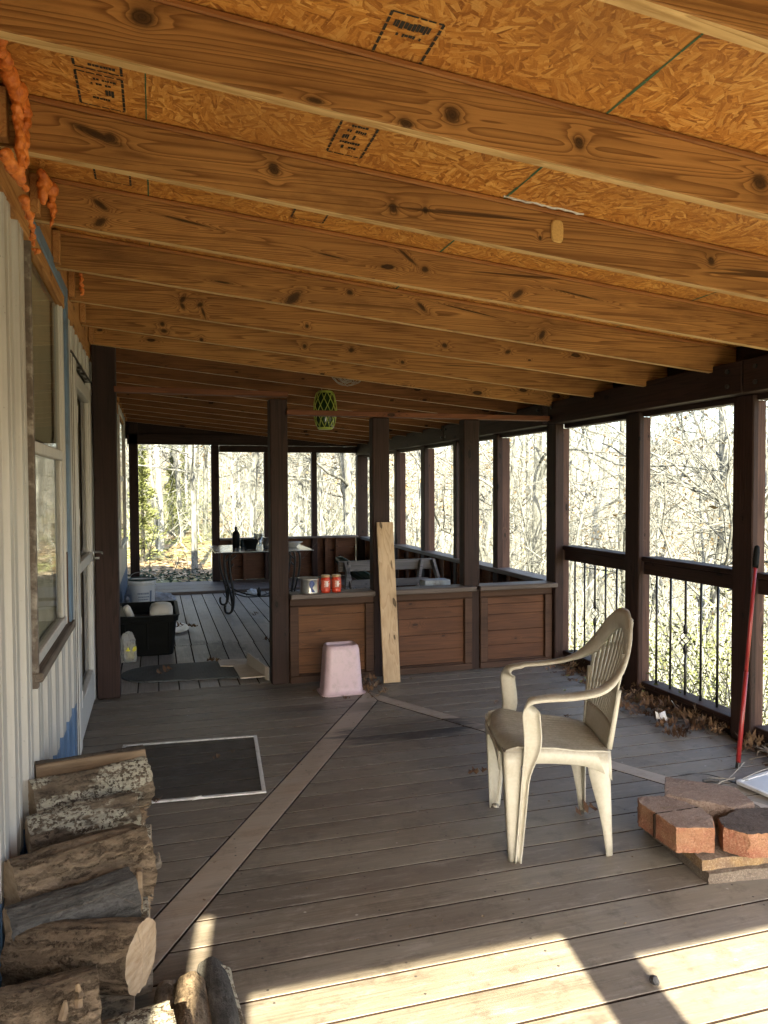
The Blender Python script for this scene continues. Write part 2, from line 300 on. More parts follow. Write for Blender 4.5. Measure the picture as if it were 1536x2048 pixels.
def endgrain():
    t = NT('cut_wood_end'); v = t.obj(); n = t.noise(v, 9, 5, 0.6)
    w = t.ramp(t.noise(t.scale(v, 40, 14, 60), 1.0, 5, 0.6), (0.3, (0.24, 0.165, 0.095)), (0.7, (0.42, 0.33, 0.23)))
    return t.fin(t.mix(t.ramp(n, (0.4, 0.0), (0.8, 0.7)), w, (0.34, 0.26, 0.18)), 0.85, t.noise(v, 60, 5), 0.5, 0.004, spec=0.2)
M['endgrain'] = endgrain()
M['split'] = wood('split_wood', (0.14, 0.085, 0.045), (0.40, 0.29, 0.17), 'X', ring=3, bs=1.0, grey=(0.20, 0.165, 0.125))

def chairmat():
    t = NT('aged_cream_plastic'); v = t.obj(False)
    n = t.noise(v, 7.0, 7, 0.7); f = t.noise(v, 90.0, 4, 0.6)
    up = t.n('SeparateXYZ', t.n('NewGeometry', out=1), out=2)
    col = t.mix(n, (0.44, 0.43, 0.365), (0.60, 0.585, 0.51))
    grime = t.math('MULTIPLY', t.ramp(t.math('ADD', n, t.math('MULTIPLY', f, 0.35)), (0.5, 0.0), (0.85, 1.0)), 0.55)
    top = t.math('MULTIPLY', t.ramp(up, (0.35, 0.0), (0.95, 1.0)), t.ramp(t.math('ADD', n, t.math('MULTIPLY', f, 0.4)), (0.35, 0.3), (0.75, 1.0)))
    col = t.mix(grime, col, (0.25, 0.22, 0.15)); col = t.mix(t.math('MULTIPLY', top, 0.75), col, (0.17, 0.15, 0.11))
    return t.fin(col, 0.5, f, 0.15, 0.002, spec=0.4)
M['chair'] = chairmat()
def brickm(name, c1, c2, c3):
    t = NT(name); v = t.obj(); n = t.noise(v, 8, 4, 0.6); f = t.n('TexVoronoi', kw={'Vector': v, 'Scale': 260.0}, out=1)
    fr = t.n('SeparateColor', f)
    col = t.mix(t.ramp(n, (0.4, 0.0), (0.62, 1.0)), c1, c2)
    col = t.mix(t.ramp(fr, (0.72, 0.0), (0.80, 0.4)), col, c3)
    col = t.mix(t.ramp(fr, (0.08, 0.35), (0.14, 0.0)), col, tuple(x*0.4 for x in c1))
    col = t.mix(t.ramp(t.noise(v, 22, 7, 0.7), (0.5, 0.0), (0.7, 0.5)), col, tuple(x*0.6 for x in c2))
    return t.fin(col, 0.9, t.math('ADD', fr, t.math('MULTIPLY', t.noise(v, 90, 4), 2.0)), 0.9, 0.004, spec=0.2)
M['brick'] = brickm('terracotta_paver', (0.27, 0.115, 0.072), (0.32, 0.175, 0.10), (0.42, 0.27, 0.18))
M['brick_top'] = brickm('weathered_paver_top', (0.21, 0.145, 0.115), (0.27, 0.20, 0.16), (0.34, 0.28, 0.22))
M['brick_burnt'] = brickm('sooty_paver_top', (0.075, 0.06, 0.052), (0.12, 0.095, 0.08), (0.17, 0.14, 0.12))
M['paver_tan'] = brickm('tan_paver', (0.33, 0.22, 0.10), (0.22, 0.15, 0.10), (0.45, 0.36, 0.24))
M['paver_grey'] = brickm('grey_paver', (0.15, 0.12, 0.095), (0.20, 0.165, 0.13), (0.33, 0.28, 0.22))
def pinkm():
    t = NT('pink_plastic'); v = t.obj(False); n = t.noise(v, 25, 7, 0.7)
    return t.fin(t.mix(t.ramp(n, (0.48, 0.0), (0.72, 0.65)), (0.58, 0.44, 0.475), (0.36, 0.28, 0.27)), 0.4, n, 0.1, 0.002)
M['pink'] = pinkm()
def clearm(name, tint=(1, 1, 1), rough=0.02, amt=0.75):
    t = NT(name); tr = t.n('BsdfTransparent', tint); gl = t.n('BsdfGlossy', (1, 1, 1), rough)
    fr = t.n('Fresnel', 1.5); f = t.math('ADD', t.math('MULTIPLY', fr, 0.55), 1-amt, clamp=True)
    mx = t.t.nodes.new('ShaderNodeMixShader'); t.put(mx.inputs[0], f); t.t.links.new(tr, mx.inputs[1]); t.t.links.new(gl, mx.inputs[2])
    t.t.links.new(mx.outputs[0], t.out.inputs[0]); return t.m
M['glass'] = clearm('window_glass', (0.80, 0.80, 0.76), 0.03, 1.0)
M['clear'] = clearm('clear_glass', (0.85, 0.88, 0.88), 0.05, 0.85)
M['tabletop'] = plain('frosted_table_glass', (0.30, 0.32, 0.32), 0.18, 0.15, 6, spec=0.7)
def meshm():
    t = NT('insect_mesh'); tr = t.n('BsdfTransparent', (1, 1, 1)); df = t.n('BsdfDiffuse', (0.05, 0.052, 0.053))
    v = t.obj(False); n = t.noise(v, 14, 4)
    mx = t.t.nodes.new('ShaderNodeMixShader'); t.put(mx.inputs[0], t.ramp(n, (0.3, 0.40), (0.8, 0.54))); t.t.links.new(tr, mx.inputs[1]); t.t.links.new(df, mx.inputs[2])
    t.t.links.new(mx.outputs[0], t.out.inputs[0]); return t.m
M['mesh'] = meshm()
def bagm():
    t = NT('thin_plastic_bag'); tr = t.n('BsdfTransparent', (0.9, 0.9, 0.9)); p = t.b; t.put(p.inputs['Base Color'], (0.6, 0.6, 0.58)); t.put(p.inputs['Roughness'], 0.25)
    mx = t.t.nodes.new('ShaderNodeMixShader'); t.put(mx.inputs[0], 0.38); t.t.links.new(tr, mx.inputs[1]); t.t.links.new(p.outputs[0], mx.inputs[2])
    t.t.links.new(mx.outputs[0], t.out.inputs[0]); return t.m
M['bag'] = bagm()
def matm():
    t = NT('ribbed_rubber_mat'); v = t.obj(False); s = t.n('SeparateXYZ', v); y = t.n('SeparateXYZ', v, out=1)
    g = t.math('MULTIPLY', t.math('SINE', t.math('MULTIPLY', s, 160.0)), t.math('SINE', t.math('MULTIPLY', y, 160.0)))
    return t.fin(t.mix(t.noise(v, 12, 5), (0.028, 0.032, 0.032), (0.07, 0.078, 0.078)), 0.7, g, 0.7, 0.004)
M['mat'] = matm()
def leafm(name, a, b, c):
    t = NT(name); v = t.n('TexCoord', out=3); col = t.ramp(t.noise(v, 3.5, 3, 0.6), (0.35, a), (0.5, b), (0.66, c))
    n2 = t.noise(v, 60.0, 2); col = t.mix(n2, col, a)
    return t.fin(col, 0.75, spec=0.2)
M['dryleaf'] = leafm('dry_oak_leaf', (0.07, 0.038, 0.022), (0.17, 0.10, 0.055), (0.27, 0.18, 0.10))
M['tanleaf'] = leafm('tan_tree_leaf', (0.10, 0.072, 0.036), (0.17, 0.13, 0.065), (0.22, 0.175, 0.10))
M['greenleaf'] = leafm('spring_green_leaf', (0.07, 0.088, 0.025), (0.13, 0.15, 0.05), (0.18, 0.20, 0.08))
M['ivyleaf'] = leafm('ivy_leaf', (0.015, 0.035, 0.012), (0.03, 0.06, 0.02), (0.05, 0.09, 0.035))
M['cedar'] = leafm('evergreen_foliage', (0.10, 0.12, 0.04), (0.16, 0.18, 0.065), (0.22, 0.235, 0.11))
def tbark(name, a, b):
    t = NT(name); v = t.obj(); n = t.noise(t.scale(v, 9, 9, 2.5), 1.0, 6, 0.7)
    return t.fin(t.mix(t.ramp(n, (0.35, 0.0), (0.65, 1.0)), a, b), 0.9, n, 0.8, 0.02, spec=0.1)
M['tb1'] = tbark('tree_bark_grey', (0.032, 0.034, 0.031), (0.19, 0.20, 0.185))
M['tb2'] = tbark('tree_bark_pale', (0.08, 0.084, 0.076), (0.33, 0.345, 0.32))
M['tb3'] = tbark('tree_bark_dark', (0.014, 0.014, 0.012), (0.06, 0.06, 0.052))
def groundm():
    t = NT('leaf_litter_ground'); v = t.obj(False)
    c = t.n('TexVoronoi', kw={'Vector': v, 'Scale': 9.0, 'Randomness': 1.0}, out=1); r = t.n('SeparateColor', c)
    col = t.ramp(r, (0.0, (0.07, 0.055, 0.038)), (0.35, (0.18, 0.14, 0.095)), (0.7, (0.27, 0.225, 0.155)), (1.0, (0.36, 0.31, 0.23)))
    g = t.ramp(t.noise(v, 0.35, 4, 0.6), (0.46, 0.0), (0.6, 0.75)); col = t.mix(g, col, (0.15, 0.19, 0.06))
    return t.fin(col, 0.95, r, 0.8, 0.02, spec=0.1)
M['ground'] = groundm()

# ---------------- mesh helper ----------------
def dot(a, b): return a[0]*b[0]+a[1]*b[1]
class MB:
    def __init__(s): s.v = []; s.f = []; s.mi = []; s.r = []; s.cur = 0; s.rn = 0.0
    def add(s, vs, fs, mi=None):
        o = len(s.v); s.v += [tuple(x) for x in vs]
        for f in fs: s.f.append([o+i for i in f]); s.mi.append(s.cur if mi is None else mi); s.r.append(s.rn)
        return s
    def box(s, x0, x1, y0, y1, z0, z1, M4=None, mi=None):
        vs = [Vector((x, y, z)) for z in (z0, z1) for y in (y0, y1) for x in (x0, x1)]
        if M4 is not None: vs = [M4 @ q for q in vs]
        return s.add(vs, [(0, 2, 3, 1), (4, 5, 7, 6), (0, 1, 5, 4), (2, 6, 7, 3), (0, 4, 6, 2), (1, 3, 7, 5)], mi)
    def beam(s, a, b, w, h, up=(0, 0, 1), mi=None):
        a = Vector(a); b = Vector(b); d = (b-a); L = d.length; d.normalize(); u = Vector(up); sx = d.cross(u).normalized(); u = sx.cross(d)
        M4 = Matrix((( *d, 0), (*sx, 0), (*u, 0), (0, 0, 0, 1))).transposed(); M4.translation = a
        return s.box(0, L, -w/2, w/2, -h/2, h/2, M4, mi)
    def tube(s, path, rad, n=8, cap=True, mi=None, flat=1.0):
        P = [Vector(p) for p in path]; rr = rad if isinstance(rad, (list, tuple)) else [rad]*len(P)
        vs = []; prev = None
        for i, p in enumerate(P):
            d = (P[min(i+1, len(P)-1)]-P[max(i-1, 0)])
            if d.length < 1e-9: d = Vector((0, 0, 1))
            d.normalize()
            if prev is None:
                a = Vector((0, 0, 1)) if abs(d.z) < 0.9 else Vector((1, 0, 0)); x = d.cross(a).normalized()
            else:
                x = prev - d*prev.dot(d)
                x = x.normalized() if x.length > 1e-6 else d.orthogonal().normalized()
            prev = x; y = d.cross(x)
            for k in range(n):
                a = 2*math.pi*k/n; vs.append(p+x*math.cos(a)*rr[i]+y*math.sin(a)*rr[i]*flat)
        fs = [[i*n+k, i*n+(k+1) % n, (i+1)*n+(k+1) % n, (i+1)*n+k] for i in range(len(P)-1) for k in range(n)]
        if cap: fs += [list(range(n))[::-1], [(len(P)-1)*n+k for k in range(n)]]
        return s.add(vs, fs, mi)
    def lathe(s, prof, n=24, c=(0, 0, 0), mi=None, sx=1.0, sy=1.0):
        vs = [(c[0]+r*math.cos(2*math.pi*k/n)*sx, c[1]+r*math.sin(2*math.pi*k/n)*sy, c[2]+z) for r, z in prof for k in range(n)]
        fs = [[i*n+k, i*n+(k+1) % n, (i+1)*n+(k+1) % n, (i+1)*n+k] for i in range(len(prof)-1) for k in range(n)]
        return s.add(vs, fs, mi)
    def loft(s, rings, closed=False, mi=None):
        n = len(rings[0]); vs = [p for r in rings for p in r]; m = n if closed else n-1
        return s.add(vs, [[i*n+k, i*n+(k+1) % n, (i+1)*n+(k+1) % n, (i+1)*n+k] for i in range(len(rings)-1) for k in range(m)], mi)
    def prism(s, poly, z0, z1, ch=0.0, mi=None, side=None):
        A = sum(poly[i][0]*poly[(i+1) % len(poly)][1]-poly[(i+1) % len(poly)][0]*poly[i][1] for i in range(len(poly)))
        if A < 0: poly = poly[::-1]
        n = len(poly); rings = [[(x, y, z0) for x, y in poly]]
        if ch:
            rings.append([(x, y, z1-ch) for x, y in poly])
            ins = []
            for i in range(n):
                p, q, r_ = poly[i-1], poly[i], poly[(i+1) % n]
                e1 = Vector((q[0]-p[0], q[1]-p[1])).normalized(); e2 = Vector((r_[0]-q[0], r_[1]-q[1])).normalized()
                n1 = Vector((-e1.y, e1.x)); n2 = Vector((-e2.y, e2.x)); m = (n1+n2); k = max(0.3, m.dot(n1)); ins.append((q[0]+m.x/k*ch, q[1]+m.y/k*ch, z1))
            rings.append(ins)
        else: rings.append([(x, y, z1) for x, y in poly])
        k0 = len(s.f); s.loft([r+[r[0]] for r in rings], mi=mi)
        if side is not None:
            for q in range(k0, k0+n): s.mi[q] = side
        s.add(rings[-1], [list(range(n))], mi); s.add(rings[0], [list(range(n))[::-1]], mi); return s
    def build(s, name, mats, parent=None, bevel=0.0, smooth=False, origin=None, solid=0.0, sub=0, attr=False, merge=False, off=-1):
        me = bpy.data.meshes.new(name)
        base = Vector(origin) if origin else Vector((0, 0, 0))
        if parent is not None and origin is None: base = parent.matrix_world.translation.copy() if parent.parent is None else parent.matrix_world.translation.copy()
        me.from_pydata([tuple(Vector(p)-base) for p in s.v], [], s.f); me.update()
        if not isinstance(mats, (list, tuple)): mats = [mats]
        for m in mats: me.materials.append(m)
        me.polygons.foreach_set('material_index', s.mi)
        if attr:
            a = me.attributes.new('rnd', 'FLOAT', 'FACE'); a.data.foreach_set('value', s.r)
        if merge or bevel:
            bm = bmesh.new(); bm.from_mesh(me)
            bmesh.ops.remove_doubles(bm, verts=bm.verts, dist=1e-5)
            bmesh.ops.recalc_face_normals(bm, faces=bm.faces)
            if bevel:
                ed = [e for e in bm.edges if len(e.link_faces) == 2 and e.calc_face_angle(0) > 0.6]
                bmesh.ops.bevel(bm, geom=ed, offset=bevel, segments=1, affect='EDGES', clamp_overlap=True)
            bm.to_mesh(me); bm.free()
        if smooth: me.polygons.foreach_set('use_smooth', [True]*len(me.polygons))
        o = bpy.data.objects.new(name, me); C.objects.link(o)
        if solid: md = o.modifiers.new('s', 'SOLIDIFY'); md.thickness = solid; md.offset = off
        if sub: md = o.modifiers.new('u', 'SUBSURF'); md.levels = sub; md.render_levels = sub
        if parent is not None:
            o.parent = parent
        else: o.location = base
        return o
def tag(o, label=None, cat=None, group=None, kind=None):
    if label: o['label'] = label
    if cat: o['category'] = cat
    if group: o['group'] = group
    if kind: o['kind'] = kind
    return o
def thing(name, label, cat, loc=(0, 0, 0), group=None):
    o = bpy.data.objects.new(name, None); C.objects.link(o); o.location = loc; o.empty_display_size = 0.1
    o.matrix_world = Matrix.Translation(loc)
    return tag(o, label, cat, group)
def cp(o, parent=None, loc=None, rot=None, sc=None):
    c = o.copy(); C.objects.link(c)
    if parent is not None: c.parent = parent
    if loc is not None: c.location = loc
    if rot is not None: c.rotation_euler = rot
    if sc is not None: c.scale = sc
    return c

# ================= DECK =================
def lerp(a, b, t): return a+(b-a)*t
def clip(poly, p, n):
    out = []
    for i in range(len(poly)):
        a, b = poly[i], poly[(i+1) % len(poly)]
        da = (a[0]-p[0])*n[0]+(a[1]-p[1])*n[1]; db = (b[0]-p[0])*n[0]+(b[1]-p[1])*n[1]
        if da >= 0: out.append(a)
        if (da >= 0) != (db >= 0):
            t = da/(da-db); out.append((a[0]+(b[0]-a[0])*t, a[1]+(b[1]-a[1])*t))
    return out
P0 = (1.375, 4.76)                                   # inner mitre point
APX = (1.368, 5.0)
l1d = Vector((P0[0]-0.019, P0[1]-2.355)).normalized()  # right edge of the left inlay
l1n = Vector((-l1d.y, l1d.x))                          # to the left
l2d = Vector((2.275-P0[0], 2.985-P0[1])).normalized(); l2n = Vector((-l2d.y, l2d.x))
if l2n.x < 0: l2n = -l2n
W1 = 0.128; W2 = 0.088; G = 0.0085
L1far = (P0[0]+l1n.x*W1, P0[1]+l1n.y*W1); L2far = (P0[0]+l2n.x*W2, P0[1]+l2n.y*W2)
deck = MB()
k = -24
while 2.049+0.1455*k < 5.42:
    ya = 2.049+0.1455*k; yb = min(ya+0.1455, 5.425); k += 1
    deck.rn = rnd.random()
    r = [(-0.415, ya+G/2), (3.3, ya+G/2), (3.3, yb-G/2), (-0.415, yb-G/2)]
    segs = []
    cuts = [ya+G/2] + ([APX[1]] if ya+G/2 < APX[1] < yb-G/2 else []) + [yb-G/2]
    for a, b in zip(cuts, cuts[1:]):
        q = [(-0.415, a), (3.3, a), (3.3, b), (-0.415, b)]
        if (a+b)/2 > APX[1]: segs.append(q); continue
        A = clip(q, (L1far[0]+l1n.x*G, L1far[1]+l1n.y*G), (l1n.x, l1n.y))
        Cc = clip(q, (L2far[0]+l2n.x*G, L2far[1]+l2n.y*G), (l2n.x, l2n.y))
        A = clip(A, APX, (-1, 0)) if A and a > 4.9 else A
        B = clip(clip(q, (P0[0]-l1n.x*G, P0[1]-l1n.y*G), (-l1n.x, -l1n.y)), (P0[0]-l2n.x*G, P0[1]-l2n.y*G), (-l2n.x, -l2n.y))
        # below the lower mitre the left inlay turns to the right
        segs += [s_ for s_ in (A, B, Cc) if len(s_) > 2]
    for s_ in segs:
        if max(p[0] for p in s_)-min(p[0] for p in s_) > 0.02: deck.prism(s_, -0.028, 0.0, 0.0016, side=4)
# strip boards lie flush between the cut boards
deck.cur = 1; deck.rn = 0.15
e1 = (0.019-l1d.x*1.1, 2.355-l1d.y*1.1)
deck.prism([P0, L1far if False else APX, (L1far[0]-l1d.x*0.22, L1far[1]-l1d.y*0.22), (e1[0]+l1n.x*W1, e1[1]+l1n.y*W1), e1], -0.028, 0.0, 0.0016, side=4)
deck.rn = 0.14
e2 = (P0[0]+l2d.x*4.6, P0[1]+l2d.y*4.6)
deck.prism([(P0[0]+0.005, P0[1]), e2, (e2[0]+l2n.x*W2, e2[1]+l2n.y*W2), (APX[0]+0.006, APX[1])], -0.028, 0.0, 0.0016, side=4)
# far boards run along the porch
deck.cur = 2; x = -0.415; j = 0
while x < 3.12:
    x1 = min(x+0.1385, 3.14)
    ys = [5.43, 6.93+rnd.uniform(-.02, .02), 10.27]
    for a, b in zip(ys, ys[1:]):
        deck.rn = rnd.random(); dx = 0.0 if a < 6 else 0.006
        deck.prism([(x+0.0045+dx, a+0.002), (x1-0.0045+dx, a+0.002), (x1-0.0045+dx, b-0.002), (x+0.0045+dx, b-0.002)], -0.028, 0.0, 0.0016, side=4)
    x = x1
for a, b in ((10.29, 10.62), (10.625, 10.98), (10.985, 11.4)):
    deck.rn = rnd.random(); deck.cur = 3; deck.prism([(-0.36, a), (3.1, a), (3.1, b), (-0.36, b)], -0.01, 0.035, 0.004)
M['gap'] = plain('gap_shade_dark', (0.022, 0.014, 0.010), 0.95, 0.4, 60, spec=0.1)  # near-black board sides: the shade between boards is put into the colour
tag(deck.build('deck', [M['deckX'], M['inlay'], M['deckY'], M['capX'], M['gap']], attr=True), kind='structure')
fr = MB()
for y in np.arange(-1.2, 5.4, 0.6): pass
fr.box(-0.42, 3.28, -1.46, -1.42, -0.3, -0.03); fr.box(3.24, 3.28, -1.42, 11.35, -0.3, -0.03); fr.box(-0.4, 3.24, 11.36, 11.40, -0.3, -0.012)
fr.box(-0.42, 3.24, -1.42, 11.36, -0.34, -0.31)
tag(fr.build('deck_frame', M['gap']), kind='structure')

# ================= ROOF =================
s_, z0_ = 0.095, 2.303; RD = 0.140
def zr(x): return z0_-s_*x
ang = math.atan(s_)
XL, XR = -0.40, 3.3
ordn = ['third behind the camera', 'second behind the camera', 'first behind the camera', 'nearest overhead, crossing the top right corner', 'first full one across the top left, light along its lower edge',
        'second full one, with an oblong foam patch near its right', 'third from the top left, above the tall window',
        'fourth from the top left, with slanted knots', 'fifth from the top left, meeting the wall over the door', 'sixth from the top left',
        'just in front of the brown wall post', 'dark stained, first beyond the wall post', 'dark stained, holding the green lantern', 'second beyond the green lantern', 'third beyond the green lantern',
        'fourth beyond the green lantern', 'fifth beyond the green lantern', 'sixth beyond the green lantern', 'third from the far end wall', 'second from the far end wall', 'next to the far end wall']
i0 = -4
for n_, i in enumerate(range(i0, 17)):
    y = 1.73+0.595*i
    t_ = thing('roof_rafter', 'sawn pine rafter, ' + ordn[n_], 'rafter', (0, y, zr(0)), 'sawn pine rafters under the porch roof')
    m = MB()
    for xa, xb in ((XL, XR),):
        vs = []
        ns = 14
        rings = []
        amp = 0.003
        for q in range(ns+1):
            xx = lerp(xa, xb, q/ns); z = zr(xx); wob = noise.noise(Vector((xx*1.3, i*7.7, 0)))*amp
            rings.append([(xx, y+wob, z), (xx, y+0.038+wob, z), (xx, y+0.038+wob, z+RD), (xx, y+wob, z+RD)])
        m.loft([r+[r[0]] for r in rings])
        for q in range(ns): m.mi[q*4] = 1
        m.add(rings[0], [(0, 1, 2, 3)]); m.add(rings[-1], [(3, 2, 1, 0)])
    m.build('beam', [RM.get(i, M['rafter']), M['rafter_edge_lit']] if i < 7 else [M['rafter_dark'], M['dark_rafter_edge_lit']], t_, bevel=0.003)
    st = MB(); a = Vector((XL, y+0.013, zr(XL)+RD+0.0085)); b = Vector((XR, y+0.013, zr(XR)+RD+0.0085))
    st.beam(a, b, 0.030, 0.0165); st.build('furring_strip', M['strip'], t_, bevel=0.004)
ZP = RD+0.0185
rt = thing('roof_sheathing', 'orange strand board roof deck with green guide lines and black stamps above the rafters', 'roof panel', (0, 5, zr(0)+ZP))
m = MB()
YA, YB = -0.75, 11.6
m.add([(XL-1, YA, zr(XL-1)+ZP), (XR+0.25, YA, zr(XR+0.25)+ZP), (XR+0.25, YB, zr(XR+0.25)+ZP), (XL-1, YB, zr(XL-1)+ZP)], [(0, 1, 2, 3)])
m.add([(XL-1, YA, zr(XL-1)+ZP+.02), (XR+0.25, YA, zr(XR+0.25)+ZP+.02), (XR+0.25, YB, zr(XR+0.25)+ZP+.02), (XL-1, YB, zr(XL-1)+ZP+.02)], [(3, 2, 1, 0)])
m.add([(XL-1, YA, zr(XL-1)+ZP), (XR+0.25, YA, zr(XR+0.25)+ZP), (XR+0.25, YA, zr(XR+0.25)+ZP+.02), (XL-1, YA, zr(XL-1)+ZP+.02)], [(0, 1, 2, 3)])
m.build('sheathing_panel', M['osb'], rt)
def mark(mb, x0, x1, y0, y1, e=0.0015, n=1, skip=0.0):
    mb.add([(x0, y0, zr(x0)+ZP-e), (x1, y0, zr(x1)+ZP-e), (x1, y1, zr(x1)+ZP-e), (x0, y1, zr(x0)+ZP-e)], [(0, 1, 2, 3)])
for gx in (1.12, -0.011, 2.34):
    g = MB(); y = -0.6
    while y < 9:
        d = rnd.uniform(0.03, 0.09); w = rnd.uniform(0.0016, 0.0034) * (1.4 if gx > 1 else 1); off = rnd.uniform(-.0007, .0007)
        mark(g, gx-w+off, gx+w+off, y, y+d); y += d+rnd.uniform(0, .002)
    g.build('guide_line', M['green_ink'], rt)
def stamp(x0, x1, y0, y1, rows):
    g = MB(); w = 0.0034
    def dash(a, b, c, d, hor):
        L = (b-a) if hor else (d-c); p = 0
        while p < L:
            q = min(L, p+rnd.uniform(0.014, 0.03))
            if hor: mark(g, a+p, a+q, c, d)
            else: mark(g, a, b, c+p, c+q)
            p = q+rnd.uniform(0.002, 0.006)
    for a in (x0, x1): dash(a-w, a+w, y0, y1, False)
    for c in (y0, y1): dash(x0, x1, c-w*.8, c+w*.8, True)
    yy = y0+0.02
    for (a, b, h, dens) in rows:
        xx = x0+(x1-x0)*a
        while xx < x0+(x1-x0)*b:
            ww = rnd.uniform(0.004, 0.009)
            if rnd.random() < dens: mark(g, xx, xx+ww, yy+rnd.uniform(0, h*.2), yy+h*rnd.uniform(.75, 1))
            xx += ww+rnd.uniform(0.0008, 0.002)
        yy += h+0.012
    g.build('ink_stamp', M['ink'], rt)
stamp(-0.185, -0.07, 1.93, 2.115, [(.2, .85, .03, .95), (.2, .8, .02, .8), (.2, .4, .05, .95), (.3, .85, .014, .9)])
stamp(-0.185, -0.07, 2.135, 2.31, [(.3, .8, .012, .8), (.3, .8, .012, .7), (.6, .75, .04, .95), (.3, .7, .014, .9)])
stamp(0.507, 0.612, 2.02, 2.272, [(.25, .8, .03, .9), (.3, .75, .016, .9), (.25, .75, .02, .9), (.2, .5, .03, .95), (.2, .8, .016, .8), (.3, .8, .02, .8)])
stamp(0.497, 0.614, 1.575, 1.9, [(.12, .82, .032, 0.98), (.25, .75, .014, .8)])
stamp(0.5, 0.62, 2.6, 2.86, [(.2, .8, .03, .9), (.3, .8, .02, .9), (.3, .7, .02, .9)])
stamp(-0.185, -0.07, 2.62, 2.86, [(.2, .8, .03, .9), (.3, .8, .02, .9), (.3, .7, .02, .9)])
stamp(1.5, 1.62, 3.1, 3.4, [(.2, .8, .03, .9), (.3, .8, .02, .9), (.3, .7, .02, .9)])
# roofing above
m = MB(); m.add([(XL-1, YA-0.04, zr(XL-1)+ZP+.03), (XR+0.3, YA-.04, zr(XR+.3)+ZP+.03), (XR+0.3, YB+.04, zr(XR+.3)+ZP+.03), (XL-1, YB+.04, zr(XL-1)+ZP+.03)], [(0, 1, 2, 3)])
m.build('roofing', M['dark'], rt, solid=0.02)
# ledger on the wall with blocking
lt = thing('wall_ledger', 'pine ledger board with blocking along the top of the house wall', 'ledger board', (-0.38, 5, 2.3))
m = MB(); m.box(-0.434, -0.402, -0.7, 11.5, 2.25, 2.49); m.build('ledger_board', M['ledger'], lt, bevel=.003)
for i in range(-4, 17):
    y = 1.73+0.595*i
    for a_, b_ in ((.045, .09), (-.05, -.004)):
        m = MB(); m.box(-0.4, -0.37, y+a_, y+b_, 2.345, 2.48); m.build('blocking', M['ledger'], lt, bevel=.003)
# foam
def blob_chain(name, pts, parent=None, seg=3):
    bm = bmesh.new()
    rr = random.Random(len(pts))
    for (p, r) in pts:
        bmesh.ops.create_icosphere(bm, subdivisions=2, radius=r, matrix=Matrix.Translation(p) @ Matrix.Diagonal((rr.uniform(.8, 1.1), rr.uniform(.9, 1.4), rr.uniform(.8, 1.2), 1)))
    me = bpy.data.meshes.new(name); bm.to_mesh(me); bm.free(); me.materials.append(M['foam'])
    o = bpy.data.objects.new(name, me); C.objects.link(o)
    rm = o.modifiers.new('r', 'REMESH'); rm.mode = 'VOXEL'; rm.voxel_size = 0.005
    d = o.modifiers.new('sm', 'SMOOTH'); d.iterations = 3
    tx = bpy.data.textures.new(name, 'CLOUDS'); tx.noise_scale = 0.03
    dm = o.modifiers.new('d', 'DISPLACE'); dm.texture = tx; dm.strength = 0.012; dm.texture_coords = 'OBJECT' if False else 'LOCAL'
    me.polygons.foreach_set('use_smooth', [True]*len(me.polygons))
    return o
def foam_run(p0, p1, r0, r1, n, seed, jit=0.006):
    r0 *= 1.05; r1 *= 1.0
    rr = random.Random(seed); out = []
    for i in range(n):
        t = i/(n-1); out.append(((lerp(p0[0], p1[0], t)+rr.uniform(-jit, jit), lerp(p0[1], p1[1], t)+rr.uniform(-jit, jit), lerp(p0[2], p1[2], t)+rr.uniform(-jit, jit)), lerp(r0, r1, t)*rr.uniform(.75, 1.25)))
    return out
f1 = foam_run((-0.35, 2.20, 2.475), (-0.335, 2.31, 2.455), .018, .030, 6, 1) + foam_run((-0.34, 2.27, 2.45), (-0.34, 2.27, 2.26), .015, .010, 18, 2) + foam_run((-0.325, 2.315, 2.45), (-0.335, 2.30, 2.28), .013, .011, 16, 3) + foam_run((-0.36, 2.2, 2.27), (-0.34, 2.33, 2.235), .016, .014, 9, 4) + foam_run((-0.34, 2.0, 2.47), (-0.35, 2.25, 2.48), .012, .018, 12, 5)
tag(blob_chain('spray_foam', f1), 'large drip of orange expanding foam at the wall end of the upper left rafter', 'foam', 'orange foam drips at the ledger')
f2 = foam_run((-0.35, 2.80, 2.45), (-0.335, 2.90, 2.43), .016, .026, 6, 11) + foam_run((-0.345, 2.82, 2.44), (-0.345, 2.82, 2.37), .018, .016, 7, 12) + foam_run((-0.33, 2.905, 2.43), (-0.335, 2.90, 2.31), .012, .006, 14, 13) + foam_run((-0.35, 2.45, 2.24), (-0.385, 2.9, 2.21), .012, .007, 26, 14, .008)
tag(blob_chain('spray_foam', f2), 'second orange foam drip from the top, above the tall window', 'foam', 'orange foam drips at the ledger')
f3 = foam_run((-0.338, 4.08, 2.46), (-0.338, 4.09, 2.35), .010, .007, 14, 21, .008) + foam_run((-0.338, 4.03, 2.46), (-0.338, 4.03, 2.36), .007, .007, 9, 22)
tag(blob_chain('spray_foam', f3), 'thin orange foam drip at the rafter end above the door', 'foam', 'orange foam drips at the ledger')
